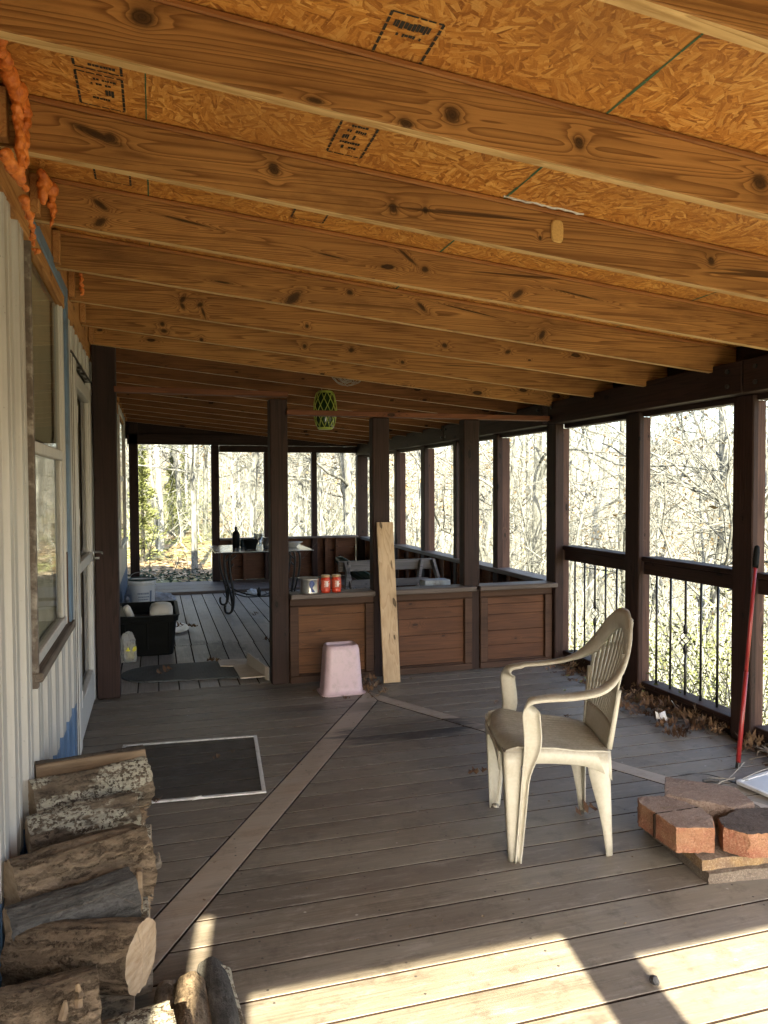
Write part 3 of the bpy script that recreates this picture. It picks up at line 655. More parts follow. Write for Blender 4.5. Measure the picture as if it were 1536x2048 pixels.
# foam patch on second rafter, right
bm = bmesh.new(); me = bpy.data.meshes.new('foam_patch')
pc = [(1.3+0.027*sx*(1 if abs(a) < 1 else 1), 0, z) for sx, a, z in []]
m = MB(); pts = []
for q in range(28):
    a = 2*math.pi*q/28; cx = 0.024*abs(math.cos(a))**0.5*(1 if math.cos(a) > 0 else -1); cz = 0.038*abs(math.sin(a))**0.7*(1 if math.sin(a) > 0 else -1)
    pts.append((1.312+cx, cz))
vs = [(x, 2.322, 2.262-0.095*(x-1.31)+z) for x, z in pts]; vi = [(1.312+(x-1.312)*.88, 2.3165, 2.262+z*.92) for x, z in pts]
m.loft([vs+[vs[0]], vi+[vi[0]]]); m.add(vi, [list(range(28))[::-1]])
tag(m.build('foam_patch', plain('cured_foam', (0.50, 0.31, 0.10), 0.85, 0.35, 120, bs=0.8), smooth=False), 'oblong tan foam patch stuck on the side of a rafter', 'foam')

m = MB(); m.tube([(x, 2.316+.003*math.sin(x*60), zr(x)+RD+.018+.002*math.sin(x*130)) for x in np.arange(1.11, 1.42, .012)], [.003+.002*abs(math.sin(q*1.7)) for q in range(len(np.arange(1.11, 1.42, .012)))], 6)
single_args = (m, 'caulk_bead', M['plas_white'], 'thin white caulk smear along the top of the second full rafter', 'caulk')
# ================= OUTER FRAME (right) =================
def single(mb, name, mat, label, cat, group=None, bevel=0.003, origin=None, **kw):
    if origin is None:
        A = np.array(mb.v); origin = (float(A[:, 0].mean()), float(A[:, 1].mean()), float(A[:, 2].min()))
    return tag(mb.build(name, mat, bevel=bevel, origin=origin, **kw), label, cat, group)
single(*single_args, bevel=0)
bt = thing('header_beam', 'long dark brown header beam carrying the rafters above the right side openings', 'beam', (3.0, 5, 1.88))
for a, b in ((-0.7, 3.29), (3.30, 5.36), (5.45, 7.60), (7.61, 11.35)):
    m = MB(); m.box(2.95, 3.10, a, b, 1.885, 2.055); m.build('beam_length', M['stainY'], bt, bevel=.004)
m = MB()
for a, b in ((-0.6, 3.31), (3.45, 4.29), (4.45, 5.29), (5.47, 6.44), (6.55, 7.45), (7.55, 8.44), (8.57, 9.53), (9.66, 11.2)):
    m.box(3.055, 3.13, a, b, 1.852, 1.884)
m.build('lower_trim', M['stainY'], bt, bevel=.002)
m = MB()
for y in (5.3, 5.52, 7.55, 7.67, 3.2, 3.4):
    for z in (1.93, 2.01): m.tube([(2.951, y, z), (2.940, y, z)], 0.012, 8)
m.build('bolts', M['black'], bt)
m = MB(); m.box(3.105, 3.16, -0.7, 11.35, 2.056, 2.22); m.build('blocking', M['stainY'], bt)
PL = 'dark brown stained porch post, '
def post(x0, x1, y0, y1, z0, z1, label, grp, trim=None, mat='stainZ'):
    t_ = thing('porch_post', PL+label, 'post', ((x0+x1)/2, (y0+y1)/2, z0), grp)
    m = MB(); m.box(x0, x1, y0, y1, z0, z1); m.build('shaft', M[mat], t_, bevel=.006)
    if trim:
        m = MB(); m.box(*trim); m.build('side_trim', M['stain_r'], t_, bevel=.002)
    return t_
M['stain_r'] = wood('reddish_side_board', (0.050, 0.026, 0.02), (0.105, 0.058, 0.043), 'Z', knots=0.4, ring=8, spec=0.25)
G1 = 'posts along the open right side'
def outer(yn, yf, label, w=0.085, z1=1.884):
    return post(3.03, 3.03+w*0.45, yn, yf, 0, z1, label, G1, (3.03+w*0.45+.002, 3.03+w+.01, yn+0.012, yf-0.01, 0.0, min(z1, 1.851)))
outer(3.30, 3.45, 'nearest on the right, next to the red pole')
outer(4.29, 4.445, 'behind the plastic chair back, right side')
outer(6.45, 6.55, 'first beyond the partition on the right side', 0.125)
outer(7.46, 7.545, 'second beyond the partition on the right side', 0.125)
outer(8.45, 8.58, 'third beyond the partition on the right side', 0.125)
outer(9.54, 9.64, 'fourth beyond the partition on the right side', 0.125)
outer(1.95, 2.1, 'beside the camera on the right, out of the picture')
outer(0.6, 0.75, 'behind the camera on the right')
# railing bays
BG = 'railing bays with iron balusters'
def railing(ya, yb, bys, label):
    t_ = thing('porch_railing', label, 'railing', (3.1, (ya+yb)/2, 0), BG)
    m = MB(); m.box(3.05, 3.17, ya, yb, 0.905, 0.935); m.box(3.07, 3.108, ya, yb, 0.82, 0.903); m.build('top_rail', M['stainY'], t_, bevel=.004)
    m = MB(); m.box(3.055, 3.175, ya, yb, 0.075, 0.108); m.box(3.07, 3.108, ya, yb, 0.001, 0.073); m.build('bottom_rail', M['stainY'], t_, bevel=.004)
    mid = len(bys)//2
    for i, y in enumerate(bys):
        m = MB(); m.tube([(3.115, y, 0.09), (3.115, y, 0.86)], 0.0075, 8)
        if i == mid:
            m.v = []; m.f = []; m.mi = []; m.r = []
            m.tube([(3.115, y, 0.09), (3.115, y, 0.385)], 0.0075, 8); m.tube([(3.115, y, 0.515), (3.115, y, 0.86)], 0.0075, 8)
            for z in (0.39, 0.515): m.lathe([(0.0075, -.03), (0.013, -.015), (0.0135, 0), (0.012, .015), (0.0075, .03)], 10, (3.115, y, z))
            for q in range(4):
                path = []
                for k2 in range(15):
                    t2 = k2/14; a = q*math.pi/2+t2*math.pi*1.15; r = 0.006+0.026*math.sin(math.pi*t2); path.append((3.115+r*math.cos(a), y+r*math.sin(a), 0.395+0.115*t2))
                m.tube(path, 0.0028, 6)
        m.build('baluster', M['wrought'], t_, smooth=True)
railing(3.45, 4.29, (4.214, 4.073, 3.931, 3.792, 3.651), 'wide railing bay with basket baluster between chair and red pole')
railing(4.445, 5.30, (5.222, 5.083, 4.941, 4.802, 4.663), 'railing bay left of the plastic chair back, beside the partition')
railing(2.1, 3.30, (2.2, 2.35, 2.5, 2.65, 2.79, 2.93, 3.07, 3.2), 'railing bay at the right picture edge, behind the red pole')
railing(0.75, 1.95, (0.9, 1.05, 1.2, 1.35, 1.5, 1.65, 1.8), 'railing bay beside the camera on the right')
# stop side trims of the far wall; half wall on the right beyond the partition
def cap_box(m, *a): m.box(*a)
hw = thing('half_wall', 'plank half wall with grey cap along the right side beyond the partition', 'half wall', (3.08, 8.4, 0))
m = MB(); m.box(3.0, 3.17, 5.45, 11.3, 0.602, 0.642); m.build('cap', M['capY'], hw, bevel=.004)
m = MB()
for i in range(4): m.box(3.128, 3.15, 5.45, 11.3, 0.036+i*0.1415, 0.036+i*0.1415+0.141)
m.build('plank_panel', M['panelY'], hw, bevel=.002)
for y in np.arange(5.8, 11.2, 0.41):
    m = MB(); m.box(3.04, 3.126, y, y+0.038, 0.04, 0.60); m.build('stud', M['panelY'], hw, bevel=.002)
m = MB(); m.box(3.04, 3.126, 5.45, 11.3, 0.001, 0.036); m.build('sole_plate', M['panelY'], hw, bevel=.002)
# ================= FAR END =================
YB_ = 11.3
G2 = 'posts of the far end wall'
post(-0.36, -0.235, YB_, YB_+.1, 0.035, 2.4, 'left side of the far doorway', G2)
post(0.775, 0.885, YB_, YB_+.1, 0.035, 2.02, 'right side of the far doorway behind the table', G2)
post(1.54, 1.63, YB_, YB_+.09, 0.036, 1.92, 'between the far end windows behind the second partition post', G2)
post(2.255, 2.335, YB_, YB_+.09, 0.036, 1.92, 'between the two right far end windows', G2)
post(2.965, 3.13, YB_, YB_+.12, 0.0, 1.884, 'in the far right corner', G2)
m = MB(); m.box(-0.38, 3.12, YB_+.0, YB_+.06, 2.022, 2.17); single(m, 'end_header', M['stainX'], 'dark brown header across the far end wall', 'beam')
m = MB(); m.box(0.89, 3.1, YB_-.01, YB_+.055, 1.922, 2.018); single(m, 'end_trim', M['stainX'], 'dark lower header over the far end windows', 'beam')
et = thing('gable_infill', 'dark plank infill above the far end header', 'wall panel', (1.3, YB_+.1, 2.17))
m = MB(); m.add([(-0.42, YB_+.07, 2.1), (3.2, YB_+.07, 2.02), (3.2, YB_+.07, zr(3.2)+ZP-.005), (-0.42, YB_+.07, zr(-.42)+ZP-.005)], [(0, 1, 2, 3)]); m.build('infill_panel', M['stainX'], et, solid=.02)
ew = thing('end_half_wall', 'plank half wall with studs under the far end windows', 'half wall', (2, YB_, 0))
m = MB(); m.box(0.89, 2.96, YB_-.06, YB_+.1, 0.632, 0.662); m.build('cap', M['capX'], ew, bevel=.004)
m = MB()
for i in range(4): m.box(0.89, 2.96, YB_+.10, YB_+.12, 0.04+i*0.148, 0.04+i*0.148+0.1475)
m.build('plank_panel', M['panel'], ew, bevel=.002)
for x in (1.22, 1.88, 2.62, 2.45, 1.05):
    m = MB(); m.box(x, x+.038, YB_+.01, YB_+.098, 0.036, 0.631); m.build('stud', M['panel'], ew, bevel=.002)
# ================= PARTITION =================
G3 = 'posts of the partition across the porch'
PY = 5.35
post(-0.392, -0.245, 5.335, 5.47, 0, 2.372, 'thick one against the house wall by the door handle', G3)
post(0.772, 0.897, PY, PY+.125, 0, 2.022, 'at the left end of the orange plank half wall', G3)
post(1.52, 1.648, PY, PY+.1, 0, 1.908, 'behind the pale leaning board', G3)
post(2.238, 2.366, PY, PY+.1, 0, 1.908, 'between the middle and right half wall panels', G3)
tpc = post(2.985, 3.03+.03, 5.30, 5.445, 0, 1.884, 'at the corner where partition meets the right side', G3, (3.062, 3.115, 5.312, 5.43, 0, 1.851))
m = MB(); m.box(-0.255, 0.9, PY-.03, PY+.06, 2.036, 2.074); single(m, 'lintel_board', M['redX'], 'thin red brown board from wall post to second post, upper of the two', 'board')
m = MB(); m.box(0.885, 3.03, PY-.035, PY+.06, 1.911, 1.947); single(m, 'lintel_board', M['redX'], 'thin red brown board across partition post tops, lower of the two', 'board')
def halfw(x0, x1, cx0, cx1, mat, label):
    t_ = thing('half_wall_panel', label, 'half wall', ((x0+x1)/2, PY, 0), 'panelled half walls of the partition')
    m = MB(); m.box(cx0, cx1, PY-.065, PY+.11, 0.607, 0.645); m.build('cap', M['capX'], t_, bevel=.006)
    m = MB(); w = 0.062
    m.box(x0, x1, PY-.012, PY+.05, 0.001, 0.05); m.box(x0, x1, PY-.012, PY+.05, 0.555, 0.606)
    m.box(x0, x0+w, PY-.014, PY+.05, 0.052, 0.553); m.box(x1-w, x1, PY-.014, PY+.05, 0.052, 0.553)
    m.box(x0+w, x1-w, PY-.004, PY+.05, 0.052, 0.062); m.box(x0+w, x1-w, PY-.004, PY+.05, .545, .5535)
    m.build('frame_trim', M['trim'], t_, bevel=.004)
    m = MB(); hs = [0.0, .11, .225, .35, .43, .483] if x0 > 1.5 else [0.0, .06, .18, .3, .42, .483]
    for a, b in zip(hs, hs[1:]): m.box(x0+w, x1-w, PY+.012+rnd.uniform(0, .002), PY+.03, 0.063+a, 0.063+b-.003)
    o = m.build('planks', M[mat], t_, bevel=.0015)
halfw(0.899, 1.518, 0.90, 1.518, 'panel2', 'orange plank half wall with can and jars on its cap, behind the pink bin')
halfw(1.652, 2.300, 1.650, 2.318, 'panel', 'middle plank half wall right of the leaning pale board')
halfw(2.368, 2.982, 2.345, 3.005, 'panel', 'right plank half wall beside the railing')

# ================= HOUSE =================
house = thing('house', 'house wall of ribbed white metal siding with blue base, window and storm door', 'house', (-0.42, 5, 0))
HX = -0.425
prof = []
y = -1.5+0.03; pitch = 0.2345
y = 3.125-pitch*16
while y < 11.55:
    for dy, dx in ((0.0, 0.0), (0.006, 0.018), (0.048, 0.019), (0.056, 0.004), (0.066, 0.004), (0.072, 0.018), (0.108, 0.019), (0.116, 0.0)):
        if y+dy < 11.55: prof.append((y+dy, HX+dx))
    y += pitch
openings = [(2.90, 3.97, 0.74, 2.36), (4.185, 5.60, -0.05, 2.09), (9.3, 10.9, 0.75, 2.33)]
yb = []
for (a, xa), (b, xb) in zip(prof, prof[1:]):
    cuts = sorted({a, b} | {c for o in openings for c in o[:2] if a < c < b})
    for c, d in zip(cuts, cuts[1:]): yb.append((c, lerp(xa, xb, (c-a)/(b-a)), d, lerp(xa, xb, (d-a)/(b-a))))
m = MB()
for c, xc, d, xd in yb:
    mid = (c+d)/2; zs = [-0.25, 0.30, 2.36]; holes = [o for o in openings if o[0] < mid < o[1]]
    rngs = [(-0.25, 0.30, 1), (0.30, 2.36, 0)]
    for h in holes:
        new = []
        for a, b, k2 in rngs:
            if h[2] > a: new.append((a, min(b, h[2]), k2))
            if h[3] < b: new.append((max(a, h[3]), b, k2))
        rngs = [r for r in new if r[1]-r[0] > 1e-4]
    for a, b, k2 in rngs: m.add([(xc, c, a), (xd, d, a), (xd, d, b), (xc, c, b)], [(0, 3, 2, 1)], mi=k2)
m.build('siding', [M['white'], M['blue']], house)
m = MB()   # body of the house behind, so no light leaks through
m.box(-6, -0.50, -0.62, 11.52, -0.3, 3.0); m.build('body', M['white'], house)
m = MB(); m.add([(-6.3, -.8, 2.9), (-0.3, -.8, 2.66), (-0.3, 11.8, 2.66), (-6.3, 11.8, 2.9)], [(0, 1, 2, 3)]); m.build('roof', M['dark'], house, solid=.05)
# window
wn = MB(); wn.box(-0.43, -0.402, 2.872, 2.903, 0.70, 2.34); wobj = wn.build('window', M['jamb'], house, bevel=.004)
def sub(mb, name, mat, parent, **kw):
    o = mb.build(name, mat, house, **kw); o.parent = parent; return o
m = MB(); m.box(-0.43, -0.396, 2.905, 4.00, 2.305, 2.365); m.box(-0.43, -0.396, 3.905, 4.00, 0.76, 2.303); sub(m, 'casing', M['bluetrim'], wobj, bevel=.003)
m = MB(); m.box(-0.45, -0.386, 2.868, 4.005, 0.722, 0.757); sub(m, 'sill', M['sill'], wobj, bevel=.005)
m = MB()
m.box(-0.46, -0.406, 2.907, 3.90, 2.262, 2.303); m.box(-0.46, -0.408, 3.855, 3.903, 0.76, 2.260); m.box(-0.46, -0.425, 2.907, 2.925, .76, 2.25)
m.box(-0.455, -0.414, 2.93, 3.853, 1.53, 1.575); m.box(-0.455, -0.412, 2.93, 3.853, 0.76, 0.80); m.box(-0.45, -0.418, 3.795, 3.853, 0.80, 1.53); m.box(-0.45, -0.420, 3.825, 3.853, 1.577, 2.260)
sub(m, 'frame', M['frame'], wobj, bevel=.004)
m = MB(); m.box(-0.409, -0.405, 3.858, 3.880, 0.765, 1.1); sub(m, 'rotten_patch', plain('rotten_wood', (0.08, 0.04, 0.02), 0.9, 0.6, 60), wobj)
m = MB(); m.add([(-0.423, 2.91, 1.575), (-0.423, 3.83, 1.575), (-0.423, 3.83, 2.262), (-0.423, 2.91, 2.262)], [(0, 1, 2, 3)]); sub(m, 'pane', M['glass'], wobj)
m = MB(); m.add([(-0.428, 2.91, 0.80), (-0.428, 3.80, 0.80), (-0.428, 3.80, 1.53), (-0.428, 2.91, 1.53)], [(0, 1, 2, 3)]); sub(m, 'pane', M['glass'], wobj)
m = MB()
for i in range(26): z = 1.60+i*0.0255; m.add([(-0.462, 2.91, z), (-0.462, 3.86, z), (-0.456, 3.86, z+0.024), (-0.456, 2.91, z+0.024)], [(0, 1, 2, 3)])
sub(m, 'blind', M['curtain'], wobj)
def curtain(y0, y1, z0, z1, x=-0.465):
    m = MB(); n = int((y1-y0)/0.008); rg = []
    for z in (z0, z1): rg.append([(x+0.010*math.sin(i*0.55+math.sin(i*.13)*2), lerp(y0, y1, i/n), z) for i in range(n+1)])
    return m.loft(rg)
sub(curtain(2.91, 3.85, 0.77, 1.59), 'curtain', M['curtain'], wobj, smooth=True)
# storm door
dj = MB(); dj.box(-0.44, -0.395, 4.24, 4.355, -0.0, 2.08); dj.box(-0.44, -0.40, 4.185, 4.235, 0.0, 2.09, mi=1)
dobj = dj.build('door', [M['frame'], M['jamb']], house, bevel=.004)
m = MB(); m.box(-0.44, -0.40, 4.357, 4.43, 0.02, 2.03); m.box(-0.44, -0.40, 5.25, 5.33, 0.02, 2.03); m.box(-0.439, -0.401, 4.432, 5.248, 1.95, 2.03); m.box(-0.439, -0.401, 4.432, 5.248, 0.02, 0.22); m.box(-0.439, -0.401, 4.432, 5.248, 0.93, 0.99)
m.box(-0.437, -0.412, 4.432, 4.45, .225, .928); m.box(-0.437, -0.412, 5.232, 5.248, .225, .928); m.box(-0.437, -0.412, 4.432, 4.45, .992, 1.948); m.box(-0.437, -0.412, 5.232, 5.248, .992, 1.948)
sub(m, 'door_frame', M['frame'], dobj, bevel=.005)
m = MB(); m.add([(-0.428, 4.44, 0.22), (-0.428, 5.24, 0.22), (-0.428, 5.24, 0.93), (-0.428, 4.44, 0.93)], [(0, 1, 2, 3)]); sub(m, 'pane', M['glass'], dobj)
m = MB(); m.add([(-0.428, 4.44, 0.99), (-0.428, 5.24, 0.99), (-0.428, 5.24, 1.95), (-0.428, 4.44, 1.95)], [(0, 1, 2, 3)]); sub(m, 'pane', M['glass'], dobj)
sub(curtain(4.37, 5.32, 0.02, 2.03, -0.478), 'curtain', M['curtain'], dobj, smooth=True)
for z in (0.22, 0.62, 1.2, 1.75):
    m = MB(); m.tube([(-0.397, 4.356, z), (-0.397, 4.356, z+.09)], 0.006, 8); sub(m, 'hinge', M['frame'], dobj)
m = MB(); m.box(-0.40, -0.392, 5.27, 5.305, 0.93, 1.02); m.tube([(-0.395, 5.29, 0.985), (-0.36, 5.285, 0.985), (-0.345, 5.27, 0.983), (-0.338, 5.22, 0.98)], [.008, .007, .007, .005], 8); m.tube([(-0.395, 5.29, .945), (-0.36, 5.29, .945)], .008, 8)
sub(m, 'handle', M['steel'], dobj, smooth=True)
m = MB(); m.box(-0.44, -0.40, 4.17, 5.62, 2.092, 2.104); sub(m, 'drip_cap', M['black'], dobj)
m = MB(); m.box(-0.435, -0.40, 5.34, 5.60, 0.0, 2.09); sub(m, 'jamb', M['frame'], dobj)
# far window
m = MB(); m.box(-0.43, -0.39, 9.25, 9.33, 0.72, 2.36); m.box(-0.43, -0.39, 10.85, 10.93, 0.72, 2.36); m.box(-0.43, -0.39, 9.33, 10.85, 2.28, 2.36); m.box(-0.43, -0.37, 9.25, 10.93, 0.70, 0.74); m.box(-.43, -.41, 9.33, 10.85, 1.5, 1.56); w2 = m.build('window', M['frame'], house, bevel=.003)
m = MB(); m.add([(-0.425, 9.33, .74), (-0.425, 10.85, .74), (-0.425, 10.85, 2.28), (-0.425, 9.33, 2.28)], [(0, 1, 2, 3)]); sub(m, 'pane', M['glass'], w2)
sub(curtain(9.3, 10.9, 0.74, 2.3, -0.47), 'curtain', M['curtain'], w2)

# ================= NEAR END behind the camera (casts the sun patches) =================
YE = -0.69; G4 = 'posts of the near end frame behind the camera'
post(-0.312, -0.19, YE-.05, YE+.05, 0, 2.36, 'behind the camera by the house wall', G4)
post(0.785, 0.957, YE-.05, YE+.05, 0, 2.22, 'behind the camera in the middle of the near end', G4)
post(1.95, 2.07, YE-.05, YE+.05, 0, 2.1, 'behind the camera right of the middle', G4)
post(3.03, 3.13, YE-.05, YE+.05, 0, 1.88, 'behind the camera in the near right corner', G4)
m = MB(); m.box(-0.19, 0.785, YE-.04, YE+.04, 1.945, 2.21); single(m, 'end_header', M['stainX'], 'header behind the camera, left half of the near end', 'beam')
m = MB(); m.box(0.957, 3.03, YE-.04, YE+.04, 1.835, 2.0); single(m, 'end_header', M['stainX'], 'header behind the camera, right half of the near end', 'beam')
m = MB(); m.box(-0.42, -0.367, YE-.04, YE+.04, 0, 2.25); single(m, 'end_jamb', M['frame'], 'white jamb on the house corner behind the camera', 'jamb')
m = MB()
for xa, xb, zb in ((-0.42, -0.19, 2.216), (-0.19, 0.785, 2.205), (0.785, 0.957, 2.1), (0.957, 3.2, 1.995)):
    m.add([(xa, YE+.0, zb), (xb, YE+.0, zb), (xb, YE+.0, zr(xb)+ZP-.004), (xa, YE+.0, zr(xa)+ZP-.004)], [(0, 1, 2, 3)])
single(m, 'end_light_block', M['stainX'], 'added unseen panel behind the camera blocking sun between near end headers and roof', 'wall panel', bevel=0, solid=.03)  # added out of view to stop sun leaking above the headers

# ================= PLASTIC CHAIR =================
CH = thing('plastic_chair', 'aged cream plastic armchair with fan slatted back standing on the deck', 'chair', (1.5, 2.725, 0))
CX = Vector((-.957, .29, 0)); CY = Vector((-.29, -.957, 0)); CO = Vector((1.5, 2.725, 0))
def cl(x, y, z): return CO+CX*x+CY*y+Vector((0, 0, z))
def cbez(pts, n=6):
    P = [Vector(p) for p in pts]; out = []
    for i in range(len(P)-1):
        a, b, c, d = P[max(i-1, 0)], P[i], P[i+1], P[min(i+2, len(P)-1)]
        for k2 in range(n):
            t = k2/n; out.append(0.5*((2*b)+(c-a)*t+(2*a-5*b+4*c-d)*t*t+(3*b-3*c+d-a)*t**3))
    return out+[P[-1]]
# seat surface
m = MB(); rg = []
NX, NY = 24, 96
def seat_z(u, v):      # u: 0 back..1 front ; v -1..1
    return lerp(0.392, 0.432, u) - 0.012*math.sin(math.pi*u)*(1-v*v) - (0.016*max(0, (u-.86)/.14)**2)
for i in range(NX+1):
    u = i/NX; x = lerp(-0.20, 0.215, u); hw_ = lerp(0.197, 0.246, u)
    if u > .85: hw_ -= 0.012*((u-.85)/.15)**2
    xf = lambda v: x - 0.03*v*v*(u**3)
    rg.append([cl(xf(v), hw_*v, seat_z(u, v)+(0.0028*math.sin(v*hw_*2*math.pi/0.027) if .06 < u < .9 else 0)) for v in [(-1+2*j/NY) for j in range(NY+1)]])
rg.append([Vector(p)+CX*0.006-Vector((0, 0, .035)) for p in rg[-1]])
m.loft(rg); m.build('seat', M['chair'], CH, smooth=True, solid=0.005)
# side aprons (arched between the legs), each merging into the legs
for s in (1, -1):
    m = MB(); n = 24; top = []; bot = []
    for i in range(n+1):
        t = i/n; x = lerp(-0.20, 0.205, t); yy = lerp(0.197, 0.243, t)*s
        zt = seat_z(t, 1)+0.002
        arch = 0.055+0.10*(abs(t-0.45)/.55)**3.2 if t < .45 else 0.055+0.035*((t-.45)/.55)**3
        top.append(cl(x, yy, zt)); bot.append(cl(x-(.005 if t < .1 else 0), yy+0.004*s, zt-arch))
    m.loft([top, bot]); m.build('side_apron', M['chair'], CH, smooth=True, solid=0.005)
m = MB(); top = [cl(0.222, lerp(-.19, .19, i/10), 0.40) for i in range(11)]; bot = [cl(0.218, lerp(-.19, .19, i/10), 0.375-(.05*(abs(i/5-1))**3)) for i in range(11)]
m.loft([top, bot]); m.build('front_apron', M['chair'], CH, smooth=True, solid=0.005)
def leg_sec(cx, cy, sx, sy, w, d, z, nc=5):
    """L profile: front/back face of width w going inward, side face of depth d, rounded outer corner"""
    r = 0.014; pts = [(cx, cy-sy*w)]
    pts.append((cx, cy-sy*r))
    for k2 in range(1, nc):
        a = k2/nc*math.pi/2; pts.append((cx-sx*r*(1-math.cos(a)), cy-sy*r*(1-math.sin(a))))
    pts += [(cx-sx*r, cy), (cx-sx*d, cy)]
    return [cl(px_, py_, z) for px_, py_ in pts]
for s in (1, -1):
    rg = [leg_sec(lerp(.195, .214, t), s*lerp(.252, .248, t), 1, s, lerp(.022, .06, t), lerp(.030, .066, t**.8), z) for t, z in [(0, 0.0), (.25, .10), (.5, .2), (.75, .3), (.9, .35), (1.0, 0.412)]]
    m = MB(); m.loft(rg); m.add([cl(.185, s*.248, .012), cl(.185, s*.216, .012), cl(.162, s*.216, .012), cl(.162, s*.248, .012)], [(0, 1, 2, 3)])
    m.build('leg', M['chair'], CH, smooth=True, solid=0.0055)
    rg = [leg_sec(lerp(-.205, -.195, t), s*lerp(.205, .198, t), -1, s, lerp(.022, .060, t), lerp(.024, .090, t**1.6), z) for t, z in [(0, 0.0), (.25, .08), (.5, .17), (.75, .25), (.9, .31), (1.0, 0.392)]]
    m = MB(); m.loft(rg); m.build('leg', M['chair'], CH, smooth=True, solid=0.0055)
# arms and hoop as one band swept from seat edge over the top and down the other side
half = [(.166, .256, .0), (.154, .256, .15), (.143, .255, .30), (.132, .257, .45), (.140, .268, .56), (.125, .276, .603), (.07, .283, .618), (-.05, .288, .627), (-.15, .280, .648), (-.215, .250, .70), (-.258, .205, .77), (-.288, .14, .845), (-.305, .06, .893), (-.308, 0, .90)]
full = half + [(x, -y_, z) for x, y_, z in half[-2::-1]]
path = cbez(full, 5)
smo = lambda q: max(0, min(1, q))**2*(3-2*max(0, min(1, q)))
NP = len(path); m = MB(); rg = []
for i, p in enumerate(path):
    d = (path[min(i+1, NP-1)]-path[max(i-1, 0)]).normalized(); t = abs(i/(NP-1)*2-1)      # 1 at ends, 0 at top
    s = 1 if i < NP/2 else -1
    # width direction: along x (fore-aft) on uprights, sideways (y) on arms, towards hoop centre on the back
    if p.z < .57 and t > .6: w = Vector((-1, 0, 0)); width = lerp(.010, .016, min(1, p.z/.3)) if p.z < .3 else lerp(.016, .058, smo((p.z-.3)/.16)*.85)
    elif p.x > .05 and t > .5: k2 = max(0, min(1, (.612-p.z)/.045)); w = Vector((-1, 0, 0))*k2+Vector((0, -s, 0))*(1-k2); width = 0.05
    elif p.z < .66: w = Vector((0, -s, 0.1)); width = 0.045
    else:
        c = Vector((-.26, 0, .62)); w = (c-p); k2 = min(1, (p.z-.66)/.10); w = w.normalized()*k2+Vector((0, -s, .1))*(1-k2); width = lerp(.05, 0.068, k2)
    w = (w-d*w.dot(d)).normalized(); nn = d.cross(w).normalized()
    if i and (nn.dot(last)) < 0: nn = -nn
    last = nn
    o_ = p; lip = 0.009
    sec = [o_-w*0.004+nn*-lip, o_, o_+w*width*.3+nn*.004, o_+w*width*.7+nn*.004, o_+w*width, o_+w*(width+.002)-nn*lip]
    rg.append([cl(*q) for q in sec])
m.loft(rg); m.build('arm_and_back_hoop', M['chair'], CH, smooth=True, solid=0.005)
# back rest: lower solid panel, fan slats, curved cross bands
def backp(a, h):   # a -1..1 across, h 0..1 up ; surface of the back
    z = 0.395+h*0.47; w = 0.165+0.035*math.sin(min(1, h*1.15)*math.pi*.55)
    x = -0.193-0.115*h-0.02*(1-a*a)*min(1, h*1.5)+.055*a*a*h
    return Vector((x, a*w, z))
def hoop_h(a): return (0.695+0.178*math.sqrt(max(0, 1-(a*0.2/.205)**2))-.395)/.47
m = MB(); m.loft([[cl(*backp(a, h)) for a in [(-1+2*j/16) for j in range(17)]] for h in (0.0, .04, .1, .16, .2)])
m.build('back_panel', M['chair'], CH, smooth=True, solid=0.005)
m = MB(); NS = 16
for q in range(NS):
    a0 = -0.94+1.88*q/(NS-1); top = hoop_h(a0) if abs(a0) < .99 else .4
    rr_ = []
    hw2 = 0.10*0.5*1.0
    for k2 in range(13):
        h = lerp(0.19, top, k2/12); a = a0
        wl = (1.88/(NS-1))*.66
        rr_.append([cl(*backp(max(-1, a-wl*.5), h)), cl(*backp(min(1, a+wl*.5), h))])
    m.loft(rr_)
m.build('back_slats', M['chair'], CH, smooth=True, solid=0.006)
m = MB()
for (hb, hc) in ((0.36, 0.06), (0.60, 0.17)):
    m.loft([[cl(*(backp(a, hb+hc*(1-a*a)+e)+Vector((-.003, 0, 0)))) for a in [(-1+2*j/24) for j in range(25)]] for e in (0, .012, .024)])
m.build('cross_band', M['chair'], CH, smooth=True, solid=0.006)
# side flanges of the backrest from seat up to the hoop
for s in (1, -1):
    m = MB(); m.loft([[cl(*(backp(s*.95, h))), cl(*(backp(s*1.03, h)+Vector((0, 0, 0)))), cl(*(backp(s*1.05, h)+Vector((-.018, 0, 0))))] for h in (0, .1, .2, .3, .4, .5)])
    m.build('back_stile', M['chair'], CH, smooth=True, solid=0.005)

